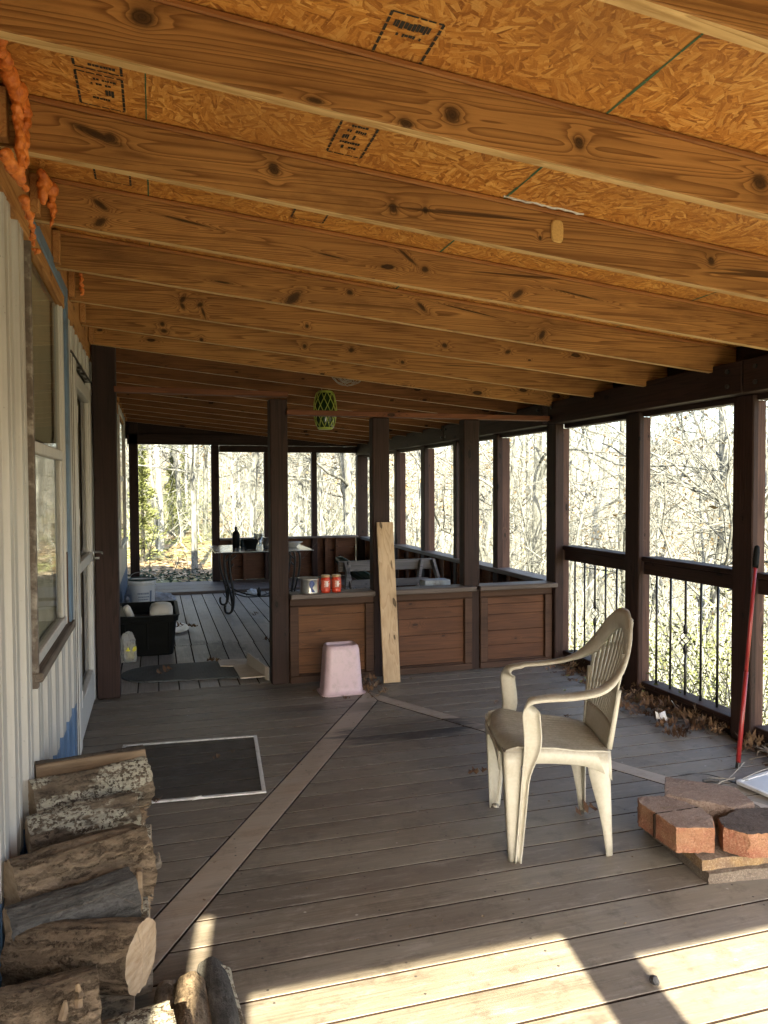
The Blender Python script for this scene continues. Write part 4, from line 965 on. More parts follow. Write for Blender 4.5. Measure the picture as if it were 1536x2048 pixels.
# ================= FIREWOOD =================
def log(name, a, b, r, mats, label, seed, split=None, flat=0.85, lumps=0.17, n=44, group='firewood stacked against the house wall', roll=0.0):
    """rough log from a to b; split = list of angles where the section is cut flat"""
    a = Vector(a); b = Vector(b); L = (b-a).length; rr = random.Random(seed)
    t_ = tag(bpy.data.objects.new(name, None), label, 'firewood', group); C.objects.link(t_)
    d = (b-a).normalized(); up = Vector((0, 0, 1)) if abs(d.z) < .9 else Vector((0, 1, 0)); sy = up.cross(d).normalized(); sz = d.cross(sy)
    M4 = Matrix(((d.x, sy.x, sz.x, a.x), (d.y, sy.y, sz.y, a.y), (d.z, sy.z, sz.z, a.z), (0, 0, 0, 1))); t_.matrix_world = M4
    ns = max(8, int(L/0.010)); rings = []
    bend = rr.uniform(-.012, .012); taper = rr.uniform(-.1, .1)
    def rad(k2, x):
        an = 2*math.pi*k2/n+roll; rv = r*(1+taper*(x/L-.5)); c_, s__ = math.cos(an), math.sin(an)
        nz = noise.noise(Vector((c_*1.3+seed*3.1, s__*1.3, x*3.0)))*lumps + noise.noise(Vector((c_*5+seed, s__*5, x*6)))*lumps*.55 + noise.noise(Vector((c_*14+seed, s__*14, x*9)))*lumps*.4 - abs(noise.noise(Vector((c_*9+seed*2, s__*9, x*3.5))))*lumps*.7+.04
        rv *= 1+nz
        for (sa, off) in (split or []):
            cc = math.cos(an-sa)
            if cc > 0.01: rv = min(rv, off*r/cc*(1+.07*noise.noise(Vector((an*9, x*7, seed)))+.05*noise.noise(Vector((an*30, x*12, seed)))))
        return rv, an
    for i in range(ns+1):
        x = L*i/ns; bx = bend*math.sin(math.pi*i/ns); ring = []
        for k2 in range(n):
            rv, an = rad(k2, x); e = 0.0
            if i in (0, ns): e = rr.uniform(-.002, .002)
            ring.append((x+e, rv*math.cos(an)*1.0+bx, rv*math.sin(an)*flat))
        rings.append(ring)
    def put(mb, nm, mat, **kw):
        o = mb.build(nm, mat, None, origin=(0, 0, 0), **kw); o.parent = t_; return o
    # bark faces vs split faces
    mb = MB(); mb.loft([q+[q[0]] for q in rings])
    if split:
        nf = 0
        for i in range(ns):
            for k2 in range(n):
                an = 2*math.pi*(k2+.5)/n+roll; x = L*(i+.5)/ns; hit = 0
                for (sa, off) in split:
                    cc = math.cos(an-sa)
                    if cc > 0.01 and off/cc < 1.0: hit = 1
                mb.mi[nf] = hit; nf += 1
    put(mb, 'bark', [mats, M['split']], smooth=True)
    for e_, ring in ((0, rings[0]), (1, rings[-1])):
        mb = MB(); cx_ = sum(p[0] for p in ring)/n; cen = (cx_+(-.003 if e_ == 0 else .003), 0, 0)
        mid_ = [((p[0]*.5+cen[0]*.5)+rr.uniform(-.0015, .0015), p[1]*.5, p[2]*.5) for p in ring]
        mb.loft([ring+[ring[0]], mid_+[mid_[0]]]); mb.add(mid_+[cen], [(i, (i+1) % n, n) for i in range(n)])
        put(mb, 'cut_end', M['endgrain'])
    return t_
LG = [
 ('topmost long log with brown bark at the far end of the stack', (-.415, 2.86, .385), (-.055, 2.925, .385), .072, 'bark2', [(2.6, .78)], .85),
 ('log with a wide crust of pale lichen near the top of the stack', (-.40, 2.64, .375), (-.045, 2.755, .380), .088, 'bark3', None, .9),
 ('second lichen crusted log with splintered yellow right end', (-.385, 2.475, .335), (-.075, 2.55, .34), .078, 'bark3', None, .9),
 ('big split log with rough brown bark in the middle of the stack', (-.385, 2.17, .32), (-.058, 2.315, .315), .112, 'bark1', [(-.4, .8)], .85),
 ('smooth grey edged log below the big split log', (-.365, 2.03, .30), (-.075, 2.13, .31), .066, 'bark4', None, .95),
 ('brown log whose pale sawn right end faces the deck', (-.34, 2.02, .262), (-.048, 1.892, .272), .078, 'bark1', None, .95),
 ('short thick log at the lower left corner of the picture', (-.345, 1.672, .27), (-.135, 1.705, .27), .105, 'bark1', None, .95),
 ('lichen spotted log at the bottom edge beside the short logs', (-.22, 1.56, .23), (0.02, 1.60, .235), .092, 'bark3', None, .95),
]
for i, (lab, a, b, r, mt, sp, fl_) in enumerate(LG): log('firewood_log', a, b, r, M[mt], lab, i+3, sp, fl_, lumps=.09 if i == 5 else .17)
# lower rows that carry the visible logs
lo = 0
for row, z, ys in ((0, .075, (1.50, 1.66, 1.82, 1.985, 2.15, 2.31, 2.475, 2.64, 2.80, 2.955)), (1, .205, (1.58, 1.74, 2.05, 2.15, 2.42, 2.57, 2.72, 2.87))):
    for y in ys:
        lo += 1
        if row == 1 and y in (1.58, 1.74, 2.05): zz = .165
        else: zz = z
        x1 = -.045+rnd.uniform(-.035, .02) if y > 1.75 else -.07
        log('firewood_log', (-.40+rnd.uniform(0, .03), y, zz), (x1, y+rnd.uniform(-.01, .02), zz), rnd.uniform(.066, .076) if zz != .165 else .05, M[('bark1', 'bark2', 'bark3', 'bark4')[lo % 4]],
            ('log in the bottom row of the stack, ' if row == 0 else 'log in the middle row of the stack, ')+('nearest end', 'second from the near end', 'third from the near end', 'fourth from the near end', 'fifth from the near end', 'sixth from the near end', 'seventh from the near end', 'eighth from the near end', 'ninth from the near end', 'far end')[ys.index(y)], 40+lo, n=20)
# splinters on the right ends
def splinters(y0, z0, n, seed, label, x=-.07):
    rr = random.Random(seed); m = MB()
    for _ in range(n):
        yy = y0+rr.uniform(-.03, .03); zz = z0+rr.uniform(-.05, .05); L = rr.uniform(.01, .035)
        m.tube([(x-.01, yy, zz), (x+L*.6, yy+rr.uniform(-.006, .006), zz+rr.uniform(-.008, .008)), (x+L, yy+rr.uniform(-.012, .012), zz+rr.uniform(-.016, .016))], [.004, .003, .0008], 4)
    tag(single(m, 'wood_splinters', M['split'], label, 'splinters', bevel=0), kind='stuff')
splinters(2.545, .32, 60, 5, 'yellow torn splinters on the end of the lichen log')
splinters(2.25, .26, 50, 6, 'torn splinters on the end of the big split log', -.055)
log('firewood_log', (-.09, 2.50, .20), (-.005, 2.515, .205), .026, M['bark2'], 'small round branch stub poking out of the right side of the stack', 90, n=20)
log('firewood_log', (.137, 1.73, .085), (.126, 2.17, .04), .036, M['bark4'], 'dark smooth branch log lying lengthwise on the deck, cut end towards the camera', 91, n=24)
log('firewood_log', (.178, 1.76, .055), (.160, 2.145, .035), .024, M['bark3'], 'thin lichen covered bark piece beside the dark branch log', 94, n=18)
log('firewood_log', (.058, 1.66, .10), (.070, 2.06, .055), .050, M['bark1'], 'sunlit bark covered log lying lengthwise next to the stack', 92, n=24, lumps=.2)
log('firewood_log', (-.005, 1.66, .09), (.012, 2.09, .05), .030, M['bark2'], 'thin brown log between the stack and the sunlit log', 93, n=20)
m = MB()
for a, b in (((-.195, 1.61, .34), (-.188, 1.61, .375)), ((-.165, 1.63, .345), (-.168, 1.64, .388))): m.tube([a, tuple(np.array(a)*.5+np.array(b)*.5+.002), b], [.009, .008, .004], 6)
single(m, 'wood_chip', M['split'], 'two upright yellow wood chips between the lowest logs', 'wood chip', bevel=0)
m = MB(); m.tube([(-.30, 1.98, .362), (-.2, 1.97, .375), (-.12, 1.98, .392), (-.06, 1.92, .385)], .0007, 4); single(m, 'twig', M['sill'], 'thin dry grass stalk lying on the firewood', 'twig', bevel=0)
m = MB(); m.box(-.065, -.05, 2.135, 2.165, .24, .36); single(m, 'bark_flake', M['split'], 'upright orange bark flake at the end of the big split log', 'bark flake', bevel=.003)

# screw heads on the deck boards
m = MB(); k = 0
for k in range(0, 23):
    y0 = 2.049+0.1455*(k-1)
    for x in (0.28, 0.69, 1.10, 1.92, 2.33, 2.74):
        for dy in (.03, .115):
            yy = y0+dy+rnd.uniform(-.006, .006); xx = x+rnd.uniform(-.01, .01)
            if yy < 5.3: m.add([(xx+.0042*math.cos(a), yy+.0042*math.sin(a), .0012) for a in np.linspace(0, 5.5, 8)], [tuple(range(8))])
tag(single(m, 'screw_heads', plain('dull_screw_heads', (0.045, 0.04, 0.036), 0.6, 0.4, 90), 'rows of small dull screw heads in the deck boards', 'screws', bevel=0), kind='stuff')
# ================= WINDOW SCREEN on the deck =================
sc = thing('window_screen', 'dark mesh window screen in a thin white frame lying on the deck', 'window screen', (.12, 3.9, 0))
p0 = Vector((.463, 3.432, .012)); ex = Vector((-.712, .052, 0)); ey = Vector((.060, .816, 0))
m = MB(); w = .019
exn, eyn = ex.normalized(), ey.normalized()
for a, b in ((p0, p0+ex), (p0+ey, p0+ey+ex)): m.beam(a+(eyn*w/2 if a == p0 else -eyn*w/2), b+(eyn*w/2 if a == p0 else -eyn*w/2), w, .008)
for a, b in ((p0+eyn*w, p0+ey-eyn*w), (p0+ex+eyn*w, p0+ex+ey-eyn*w)): o_ = exn*w/2 if a == p0+eyn*w else -exn*w/2; m.beam(a+o_, b+o_, w, .0078)
m.build('frame', M['alu'], sc, bevel=.0015)
m = MB(); m.add([p0, p0+ex, p0+ex+ey, p0+ey], [(0, 1, 2, 3)]); m.build('mesh', M['mesh'], sc)
m = MB(); m.beam(p0+ex*.46-eyn*.004+Vector((0, 0, .004)), p0+ex*.40-eyn*.004+Vector((0, 0, .008)), .012, .012); m.build('pull_tab', M['alu'], sc)

# ================= PAVERS =================
def rough_prism(name, poly, z0, z1, mats, seed, label, cat='paver', parent=None, group='concrete and clay pavers piled at the right', amp=.005, topz=None):
    cx_ = sum(p[0] for p in poly)/len(poly); cy_ = sum(p[1] for p in poly)/len(poly)
    mb = MB(); mb.prism(poly, z0, z1, 0.0)
    o = mb.build(name, mats, None, origin=(cx_, cy_, z0), merge=True)
    bm = bmesh.new(); bm.from_mesh(o.data)
    bmesh.ops.triangulate(bm, faces=[f for f in bm.faces if len(f.verts) > 4])
    for _ in range(4):
        bmesh.ops.subdivide_edges(bm, edges=[e for e in bm.edges if e.calc_length() > .014], cuts=1, use_grid_fill=True)
    for f in bm.faces: f.material_index = 1 if (f.normal.z > .8 and len(mats) > 1) else 0
    for v in bm.verts:
        p = v.co*1.0
        d = Vector((noise.noise(p*60+Vector((seed, 0, 0))), noise.noise(p*60+Vector((0, seed, 9))), noise.noise(p*60+Vector((5, 0, seed)))*.6))*amp
        sharp = sum(1 for f in v.link_faces if f.normal.z > .8); edge = 0 < sharp < len(v.link_faces)
        if edge: d += Vector((-p.x, -p.y, 0)).normalized()*abs(noise.noise(p*120))*.006+Vector((0, 0, -abs(noise.noise(p*90+Vector((3, 3, 3))))*.005))
        v.co += d
    bm.to_mesh(o.data); bm.free()
    o.data.polygons.foreach_set('use_smooth', [True]*len(o.data.polygons))
    if hasattr(o.data, 'set_sharp_from_angle'): o.data.set_sharp_from_angle(angle=R(40))
    return tag(o, label, cat, group)
rough_prism('paver_slab', [(1.838, 2.186), (2.30, 2.135), (2.36, 2.53), (1.885, 2.62)], 0.0, .040, [M['paver_grey']], 1, 'grey square paver slab lying on the deck, bottom of the pile')
rough_prism('paver_slab', [(1.825, 2.205), (2.31, 2.155), (2.36, 2.54), (1.88, 2.63)], .043, .082, [M['paver_tan'], M['paver_grey']], 2, 'tan edged paver slab second from the bottom of the pile')
pb = rough_prism('paver_block', [(1.767, 2.270), (1.895, 2.226), (1.957, 2.31), (1.962, 2.405), (1.91, 2.52), (1.80, 2.545), (1.772, 2.50)], .086, .178, [M['brick'], M['brick_top']], 3, 'orange clay paver block with a groove, left on the pile')
m = MB(); m.box(1.760, 1.7665, 2.386, 2.393, .088, .176); m.box(1.767, 1.955, 2.386, 2.3905, .1765, .1795); g_ = m.build('groove', M['gap'], None, origin=tuple(pb.location)); g_.parent = pb; g_.location = (0, 0, 0)  # dark strips laid on the block stand for the groove's shade, no recess cut
rough_prism('paver_block', [(1.925, 2.545), (2.045, 2.70), (2.245, 2.525), (2.205, 2.375), (2.10, 2.36)], .086, .172, [M['brick_top'], M['brick_top']], 4, 'brown clay paver block at the back of the pile')
m2 = rough_prism('paver_block', [(1.935, 2.23), (1.985, 2.155), (2.15, 2.13), (2.26, 2.20), (2.25, 2.32), (2.10, 2.345), (1.975, 2.30)], .086, .172, [M['brick'], M['brick_burnt']], 5, 'soot blackened clay paver block at the right of the pile')
m = MB(); m.tube([(1.81, 2.43, .175), (1.822, 2.42, .182), (1.835, 2.40, .176)], .001, 4); m.tube([(1.80, 2.40, .175), (1.835, 2.425, .179), (1.92, 2.41, .176)], .0013, 4); single(m, 'twig', M['bark1'], 'dark thin twig lying on the grooved clay paver', 'twig', bevel=0)

# ================= RED POLE, wires, panel at right edge =================
pt = thing('broom_pole', 'red painted broom pole with black grip leaning against the right post', 'pole', (2.737, 3.06, 0))
a = Vector((2.737, 3.06, 0.0)); b = Vector((3.008, 3.24, 1.085))
m = MB(); m.tube([a.lerp(b, .025), a.lerp(b, .42)], .0115, 12); m.tube([a.lerp(b, .40), a.lerp(b, .9)], .0098, 12); m.build('shaft', M['redpole'], pt, smooth=True)
m = MB(); m.tube([a.lerp(b, 0), a.lerp(b, .03)], .0115, 10); m.build('tip', M['black'], pt)
m = MB(); m.tube([a.lerp(b, .895), a.lerp(b, .91), a.lerp(b, .975), a.lerp(b, .995), a.lerp(b, 1.0)], [.014, .016, .0155, .012, .006], 12); m.build('grip', M['plas_black'], pt, smooth=True)
fp = thing('framed_panel', 'pale panel in a metal frame lying on the deck at the right edge', 'panel', (2.9, 2.8, 0))
q = [Vector((2.575, 2.875, .02)), Vector((2.625, 2.60, .012)), Vector((3.02, 2.62, .012)), Vector((3.02, 2.985, .012))]
m = MB()
for i in range(4): m.beam(q[i], q[(i+1) % 4], .018, .014)
m.build('frame', M['alu'], fp)
m = MB(); m.add([p+Vector((0, 0, .002)) for p in q], [(0, 1, 2, 3)]); m.build('sheet', plain('pale_blue_sheet', (0.45, 0.50, 0.56), 0.35, 0.12, 12), fp)
m = MB()
for p in ([(2.5, 2.99, .006), (2.56, 2.95, .012), (2.60, 2.92, .01), (2.62, 2.86, .03)], [(2.56, 2.93, .01), (2.68, 2.99, .03), (2.74, 3.02, .045)], [(2.42, 2.86, .004), (2.5, 2.90, .02), (2.58, 2.90, .03)], [(2.60, 2.88, .03), (2.8, 2.93, .04), (3.0, 2.95, .03)]): m.tube(cbez(p, 5), .0022, 5)
single(m, 'wire', M['rope'], 'loose pale wires lying beside the framed panel', 'wire', bevel=0)
m = MB(); m.tube(cbez([(2.40, 3.06, .004), (2.46, 3.05, .01), (2.53, 3.02, .008), (2.57, 2.95, .006), (2.57, 2.88, .012)], 5), .0026, 6); m.tube([(2.45, 2.96, .008), (2.48, 2.95, .012), (2.515, 2.93, .01)], [.008, .01, .006], 6)
single(m, 'black_cord', M['black'], 'short black cord with a plug lying near the red pole', 'cord', bevel=0)

# ================= PINK BIN =================
bn = thing('waste_bin', 'pink plastic waste bin standing upside down before the half wall', 'bin', (1.2, 5.0, 0))
def rrect(cx, cy, hx, hy, r, z, n=6):
    out = []
    for (sx, sy, a0) in ((1, 1, 0), (-1, 1, 90), (-1, -1, 180), (1, -1, 270)):
        for k2 in range(n+1):
            a = R(a0+90*k2/n); out.append((cx+sx*(hx-r)+r*math.cos(a), cy+sy*(hy-r)+r*math.sin(a), z))
    return out
bc = (1.195, 5.03)
rg = [rrect(*bc, .150, .112, .05, 0.0), rrect(*bc, .152, .114, .05, .004), rrect(*bc, .150, .112, .05, .010), rrect(*bc, .137, .10, .045, .014), rrect(*bc, .134, .098, .045, .05), rrect(*bc, .116, .085, .04, .30), rrect(*bc, .108, .078, .036, .326), rrect(*bc, .100, .070, .032, .333), rrect(*bc, .094, .064, .03, .330), rrect(*bc, .090, .060, .028, .318)]
m = MB(); m.loft([r+[r[0]] for r in rg]); m.add(rg[-1], [list(range(len(rg[-1])))]); m.build('shell', M['pink'], bn, smooth=True)
m = MB(); r1 = rrect(*bc, .156, .117, .052, .005); r2 = rrect(*bc, .156, .117, .052, .011); m.loft([r1+[r1[0]], r2+[r2[0]]]); m.build('rim', M['pink'], bn, smooth=True, solid=.006)
# leaning pale board
m = MB(); A_ = Vector((1.588, 5.112, 0.0)); B_ = Vector((1.598, 5.322, 1.142))
m.beam(A_+Vector((0, .012, .01)), B_+Vector((0, -.004, 0)), .124, .020, up=(0, -1, 0)); single(m, 'leaning_board', M['pale'], 'pale knotty pine board leaning upright against the partition', 'board', origin=(1.59, 5.11, 0), bevel=.002)
# can and jars
ct = thing('tin_can', 'torn silver tin can with blue print on the half wall cap', 'can', (1.045, 5.335, .645))
m = MB(); m.lathe([(.0, .002), (.068, .002), (.070, .004), (.069, .01), (.069, .10), (.071, .104), (.069, .106), (.066, .10), (.066, .012)], 32, (1.045, 5.345, .645)); m.build('body', M['tin'], ct, smooth=True)
m = MB(); m.loft([[(1.045+.0705*math.sin(a), 5.345-.0705*math.cos(a), .645+z) for a in np.linspace(-.15+.1*math.sin(z*70), .22+.12*math.sin(z*110), 7)] for z in np.linspace(.012, .098, 12)]); m.build('print', M['inkblue'], ct, smooth=True)
m = MB(); m.lathe([(.0, 0), (.072, 0.0), (.074, .002), (.06, .004)], 32, (1.035, 5.36, .753)); o = m.build('lid', M['steel'], ct)
for i, (x, y) in enumerate(((1.158, 5.33), (1.236, 5.328))):
    j = thing('glass_jar', ('left' if i == 0 else 'right')+' one of two red sauce jars beside the tin can', 'jar', (x, y, .645), 'pair of red jars on the half wall')
    m = MB(); m.lathe([(0, .001), (.030, .001), (.034, .006), (.034, .022), (.033, .024), (.035, .03), (.035, .095), (.030, .108), (.028, .112)], 24, (x, y, .645)); m.build('jar_body', M['jarred'], j, smooth=True)
    m = MB(); m.lathe([(.0355, .034), (.0355, .092)], 24, (x, y, .645)); m.build('label', M['jarorange'], j, smooth=True)
    m = MB()
    for q in range(5):
        z0q = .045+q*.009; m.loft([[(x+.0358*math.sin(a), y-.0358*math.cos(a), .645+z) for a in np.linspace(-.5+.1*(q % 2), .35+.15*(q % 3), 6)] for z in (z0q, z0q+.004)])
    m.loft([[(x+.036*math.sin(a), y-.036*math.cos(a), .645+z) for a in np.linspace(-.05, .25, 4)] for z in (.045, .085)])
    m.build('label_print', M['paper'], j, smooth=True)
    m = MB(); m.lathe([(.031, .110), (.033, .111), (.033, .124), (.030, .127), (0, .127)], 24, (x, y, .645)); m.build('lid', M['gold'], j, smooth=True)
# ================= LANTERN + wires =================
ln = thing('hanging_lantern', 'green glass lantern in a lime rope net hanging behind the thin board', 'lantern', (1.31, 6.0, 2.17))
m = MB(); m.lathe([(0, -.30), (.055, -.30), (.07, -.28), (.082, -.2), (.082, -.09), (.065, -.04), (.05, -.015), (.052, 0)], 24, (1.31, 6.0, 2.17)); m.build('glass_body', M['greenglass'], ln, smooth=True)
m = MB(); m.lathe([(0, -.306), (.052, -.306), (.060, -.300), (.064, -.285), (.060, -.275)], 20, (1.31, 6.0, 2.17)); m.lathe([(.052, -.016), (.06, -.01), (.058, .0), (.05, .002)], 20, (1.31, 6.0, 2.17)); m.build('rope_ends', M['lime'], ln, smooth=True)
m = MB(); NK = 10
def lr(t): return .060+.032*math.sin(math.pi*min(1, max(0, t)))**.6
for q in range(NK):
    for sgn in (1, -1):
        p = []
        for k2 in range(25):
            t = k2/24; a = 2*math.pi*q/NK+sgn*.5*abs(((t*5) % 2)-1)*2*math.pi/NK; p.append((1.31+lr(t)*math.cos(a), 6.0+lr(t)*math.sin(a), 2.17-.005-.285*t))
        m.tube(p, .0032, 5)
m.build('net', M['lime'], ln, smooth=True)
m = MB()
for dx in (-.012, .014): m.tube([(1.31+dx*2.5, 6.0, 2.17), (1.31+dx, 6.0, 2.25), (1.30+dx*.4, 5.95, 2.30)], .0025, 5)
m.build('cord', M['rope'], ln)
m = MB(); rr = random.Random(4)
for q in range(7):
    c0 = (1.30+rr.uniform(0, .05), 5.78, 2.24+rr.uniform(-.01, .03)); w = rr.uniform(.06, .24); sag = rr.uniform(.02, .10)
    pts = [(c0[0]+w*t+rr.uniform(-.01, .01), 5.72+rr.uniform(-.03, .03), c0[2]-sag*math.sin(math.pi*t)+rr.uniform(-.006, .006)) for t in np.linspace(0, 1, 7)]
    m.tube(cbez(pts, 3), .0022, 5)
for q in range(6): m.tube(cbez([(1.34+rr.uniform(0, .12), 5.72, 2.26), (1.36+rr.uniform(-.02, .12), 5.70+rr.uniform(-.03, .03), 2.20), (1.34+rr.uniform(0, .15), 5.72, 2.25)], 4), .0022, 5)
single(m, 'wire_tangle', M['rope'], 'tangle of pale wires hanging between rafters above the lantern', 'wires', bevel=0)

# ================= FAR AREA ITEMS =================
tb = thing('patio_table', 'patio table with grey glass top and black scrolled iron legs', 'table', (1.12, 8.7, 0))
m = MB(); m.prism([(.592, 9.26), (.592, 8.24), (1.66, 8.24), (1.66, 9.26)], .705, .713, .002); m.build('glass_top', M['tabletop'], tb)
m = MB(); F_ = [(.72, 8.45, .69), (1.54, 8.45, .69), (1.54, 9.05, .69), (.72, 9.05, .69)]
for i in range(4): m.tube([F_[i], F_[(i+1) % 4]], .012, 8)
for a in F_: m.tube([a, (a[0], a[1], .705)], .012, 8)
m.build('top_frame', M['wrought'], tb, smooth=True)
for (x, y) in ((.74, 8.5), (.74, 9.15), (1.52, 8.5), (1.52, 9.15)):
    m = MB(); sx = -1 if x < 1 else 1
    for off in (0, .055):
        p = [(x-sx*(off), y, .69), (x+sx*(.03-off), y, .63), (x+sx*(.02-off), y, .45), (x-sx*(.03+off*.6), y, .25), (x-sx*(.05+off*.3), y, .12), (x-sx*(.045+off*.1), y, .04), (x-sx*(.015), y, .014), (x+sx*.02, y, .03), (x+sx*.03, y, .08), (x+sx*.02, y, .105)]
        m.tube(cbez(p, 5), .0125, 8)
    p = [(x-sx*.10, y, .66), (x-sx*.06, y, .62), (x-sx*.02, y, .58), (x-sx*.04, y, .53), (x-sx*.07, y, .56)]; m.tube(cbez(p, 5), .009, 8)
    m.build('leg', M['wrought'], tb, smooth=True)
m = MB()
for a in ((.76, 8.5), (.76, 9.15), (1.5, 8.5), (1.5, 9.15)): m.tube(cbez([(a[0], a[1], .26), ((a[0]+1.13)/2, (a[1]+8.83)/2, .17), (1.13, 8.83, .14)], 4), .009, 8)
m.lathe([(0, 0), (.03, .01), (.02, .05), (.028, .08), (.012, .11), (0, .12)], 12, (1.13, 8.83, .13)); m.build('stretcher', M['wrought'], tb, smooth=True)
Z = .7135
def lath(name, prof, c, mat, label, cat, n=24, extra=None):
    t_ = thing(name, label, cat, c); m = MB(); m.lathe(prof, n, c); m.build('body', mat, t_, smooth=True)
    if extra: extra(t_)
    return t_
def bcap(t_): m = MB(); m.lathe([(.016, .21), (.018, .212), (.018, .24), (0, .242)], 12, (.875, 8.85, Z)); m.build('cap', M['black'], t_)
lath('spray_bottle', [(0, 0), (.040, 0), (.042, .01), (.042, .15), (.036, .175), (.016, .195), (.015, .215)], (.875, 8.85, Z), M['plas_black'], 'black bottle standing on the patio table', 'bottle', extra=bcap)
def mh(t_): m = MB(); m.tube(cbez([(.925, 8.88, Z+.075), (.905, 8.88, Z+.06), (.905, 8.88, Z+.035), (.925, 8.88, Z+.02)], 4), .006, 6); m.build('handle', M['plas_black'], t_)
lath('mug', [(0, 0), (.035, 0), (.042, .01), (.042, .09), (.039, .09), (.037, .012)], (.965, 8.88, Z), plain('dark_blue_glaze', (.02, .04, .06), .2), 'small dark blue mug on the patio table beside the black bottle', 'mug', extra=mh)
lath('plant_pot', [(0, 0), (.060, 0), (.072, .05), (.085, .10), (.088, .102), (.082, .104), (.06, .02)], (1.015, 8.62, Z), M['plas_black'], 'low black pot on the patio table left of the clear glass', 'pot')
lath('drinking_glass', [(0, .004), (.038, .002), (.040, .01), (.052, .155), (.050, .155), (.037, .012)], (1.125, 8.82, Z), M['clear'], 'tall clear drinking glass on the patio table', 'glass')
lath('candle_jar', [(0, 0), (.05, 0), (.055, .01), (.055, .08), (.045, .095), (.047, .12), (.0, .122)], (1.205, 8.6, Z), plain('smoky_jar', (.05, .055, .06), .15), 'squat dark candle jar on the patio table behind the post', 'jar')
lath('bowl', [(0, 0), (.05, 0), (.08, .03), (.125, .055), (.125, .058), (.075, .035), (.04, .006)], (1.50, 8.72, Z), M['plas_white'], 'white shallow bowl on the right end of the patio table', 'bowl')
# bucket
bk = thing('bucket', 'pale grey plastic bucket with dark rim behind the black tub', 'bucket', (-.165, 9.1, .0))
m = MB(); m.lathe([(0, .002), (.125, .002), (.13, .01), (.143, .30), (.150, .31), (.150, .36), (.140, .36), (.125, .02)], 32, (-.165, 9.1, 0)); m.build('body', plain('grey_white_plastic', (.66, .69, .72), .4, .08, 12), bk, smooth=True)
m = MB(); m.lathe([(.152, .352), (.157, .355), (.157, .372), (.146, .376), (.142, .37)], 32, (-.165, 9.1, 0)); m.build('rim', plain('dark_green_rim', (.02, .05, .05), .4), bk, smooth=True)
m = MB()
for z in (.325, .31): m.lathe([(.151, z-.006), (.155, z-.003), (.151, z)], 32, (-.165, 9.1, 0))
m.build('ribs', M['plas_white'], bk, smooth=True)
m = MB(); m.tube(cbez([(-.31, 9.06, .34), (-.27, 9.0, .43), (-.17, 8.98, .455), (-.05, 9.02, .44), (-.01, 9.08, .41)], 5), .0035, 6); m.build('handle', M['steel'], bk)
m = MB(); rr = random.Random(8)
def onb(a, z): r = .127+.016*z/.30+.0025; return (-.165+r*math.sin(a), 9.1-r*math.cos(a), z)
for row, (z, h, a0, a1) in enumerate(((.20, .020, -.35, .55), (.165, .014, -.3, .5), (.135, .014, -.3, .5), (.09, .012, -.35, .3), (.065, .01, -.35, .3))):
    a = a0
    while a < a1:
        w = rr.uniform(.04, .09); m.loft([[onb(x, zz) for x in np.linspace(a, a+w, 3)] for zz in (z, z+h)]); a += w+.03
m.loft([[onb(x, zz) for x in np.linspace(.62, .82, 4)] for zz in (.06, .24)])
m.build('printed_lines', plain('faded_blue_print', (.16, .21, .30), .5), bk, smooth=True)
# tub
tt = thing('storage_tub', 'black plastic storage tub full of oddments by the wall post', 'tub', (-.06, 6.95, 0))
tc = (-.085, 6.97)
rg = [rrect(*tc, .205, .37, .05, 0.002), rrect(*tc, .21, .375, .05, .01), rrect(*tc, .235, .41, .05, .285), rrect(*tc, .25, .425, .055, .29), rrect(*tc, .255, .43, .055, .33), rrect(*tc, .262, .437, .06, .334), rrect(*tc, .262, .437, .06, .342), rrect(*tc, .232, .405, .05, .342), rrect(*tc, .215, .39, .05, .10)]
m = MB(); m.loft([r+[r[0]] for r in rg]); m.add(rg[0], [list(range(len(rg[0])))[::-1]]); m.add(rg[-1], [list(range(len(rg[-1])))]); m.build('body', M['plas_black'], tt, smooth=False)
for x in (-.26, -.085, .09):
    m = MB(); m.box(x-.006, x+.006, 6.556, 6.60, .06, .28); m.build('rib', M['plas_black'], tt, bevel=.003)
m = MB(); m.prism([(-.30, 6.60), (.11, 6.60), (.11, 7.34), (-.30, 7.34)], .20, .24); 
tag(single(m, 'leaf_debris', M['dark'], 'dark leafy debris filling the black tub', 'debris', bevel=0), kind='stuff')
cn = thing('storage_canister', 'rounded cream plastic canister lying in the black tub', 'canister', (.02, 6.72, .24))
rg = [rrect(.03, 6.76, .085, .11, .04, .24), rrect(.03, 6.76, .095, .12, .045, .30), rrect(.03, 6.76, .095, .12, .05, .37), rrect(.03, 6.76, .08, .105, .05, .405), rrect(.03, 6.76, .05, .07, .04, .418)]
m = MB(); m.loft([r+[r[0]] for r in rg]); m.add(rg[-1], [list(range(len(rg[-1])))]); m.build('body', plain('cream_plastic', (.45, .44, .40), .45), cn, smooth=True)
m = MB(); r1 = rrect(.03, 6.76, .097, .122, .047, .332); r2 = rrect(.03, 6.76, .097, .122, .047, .338); m.loft([r1+[r1[0]], r2+[r2[0]]]); m.build('lid_seam', M['plas_white'], cn)
m = MB(); m.lathe([(0, 0), (.028, 0), (.03, .16), (.022, .18), (0, .18)], 16, (0, 0, 0)); o = m.build('plastic_bottle', M['plas_white'], smooth=True); o.location = (-.19, 6.72, .26); o.rotation_euler = (R(20), R(-22), 0); tag(o, 'white squeeze bottle sticking out of the black tub', 'bottle')
m = MB(); m.box(-.045, .045, -.03, .03, 0, .16); o = m.build('carton', plain('grey_carton', (.12, .125, .11), .7), bevel=.004); o.location = (-.27, 6.74, .25); o.rotation_euler = (R(12), R(-25), R(15)); tag(o, 'small grey box leaning out of the left of the tub', 'box')
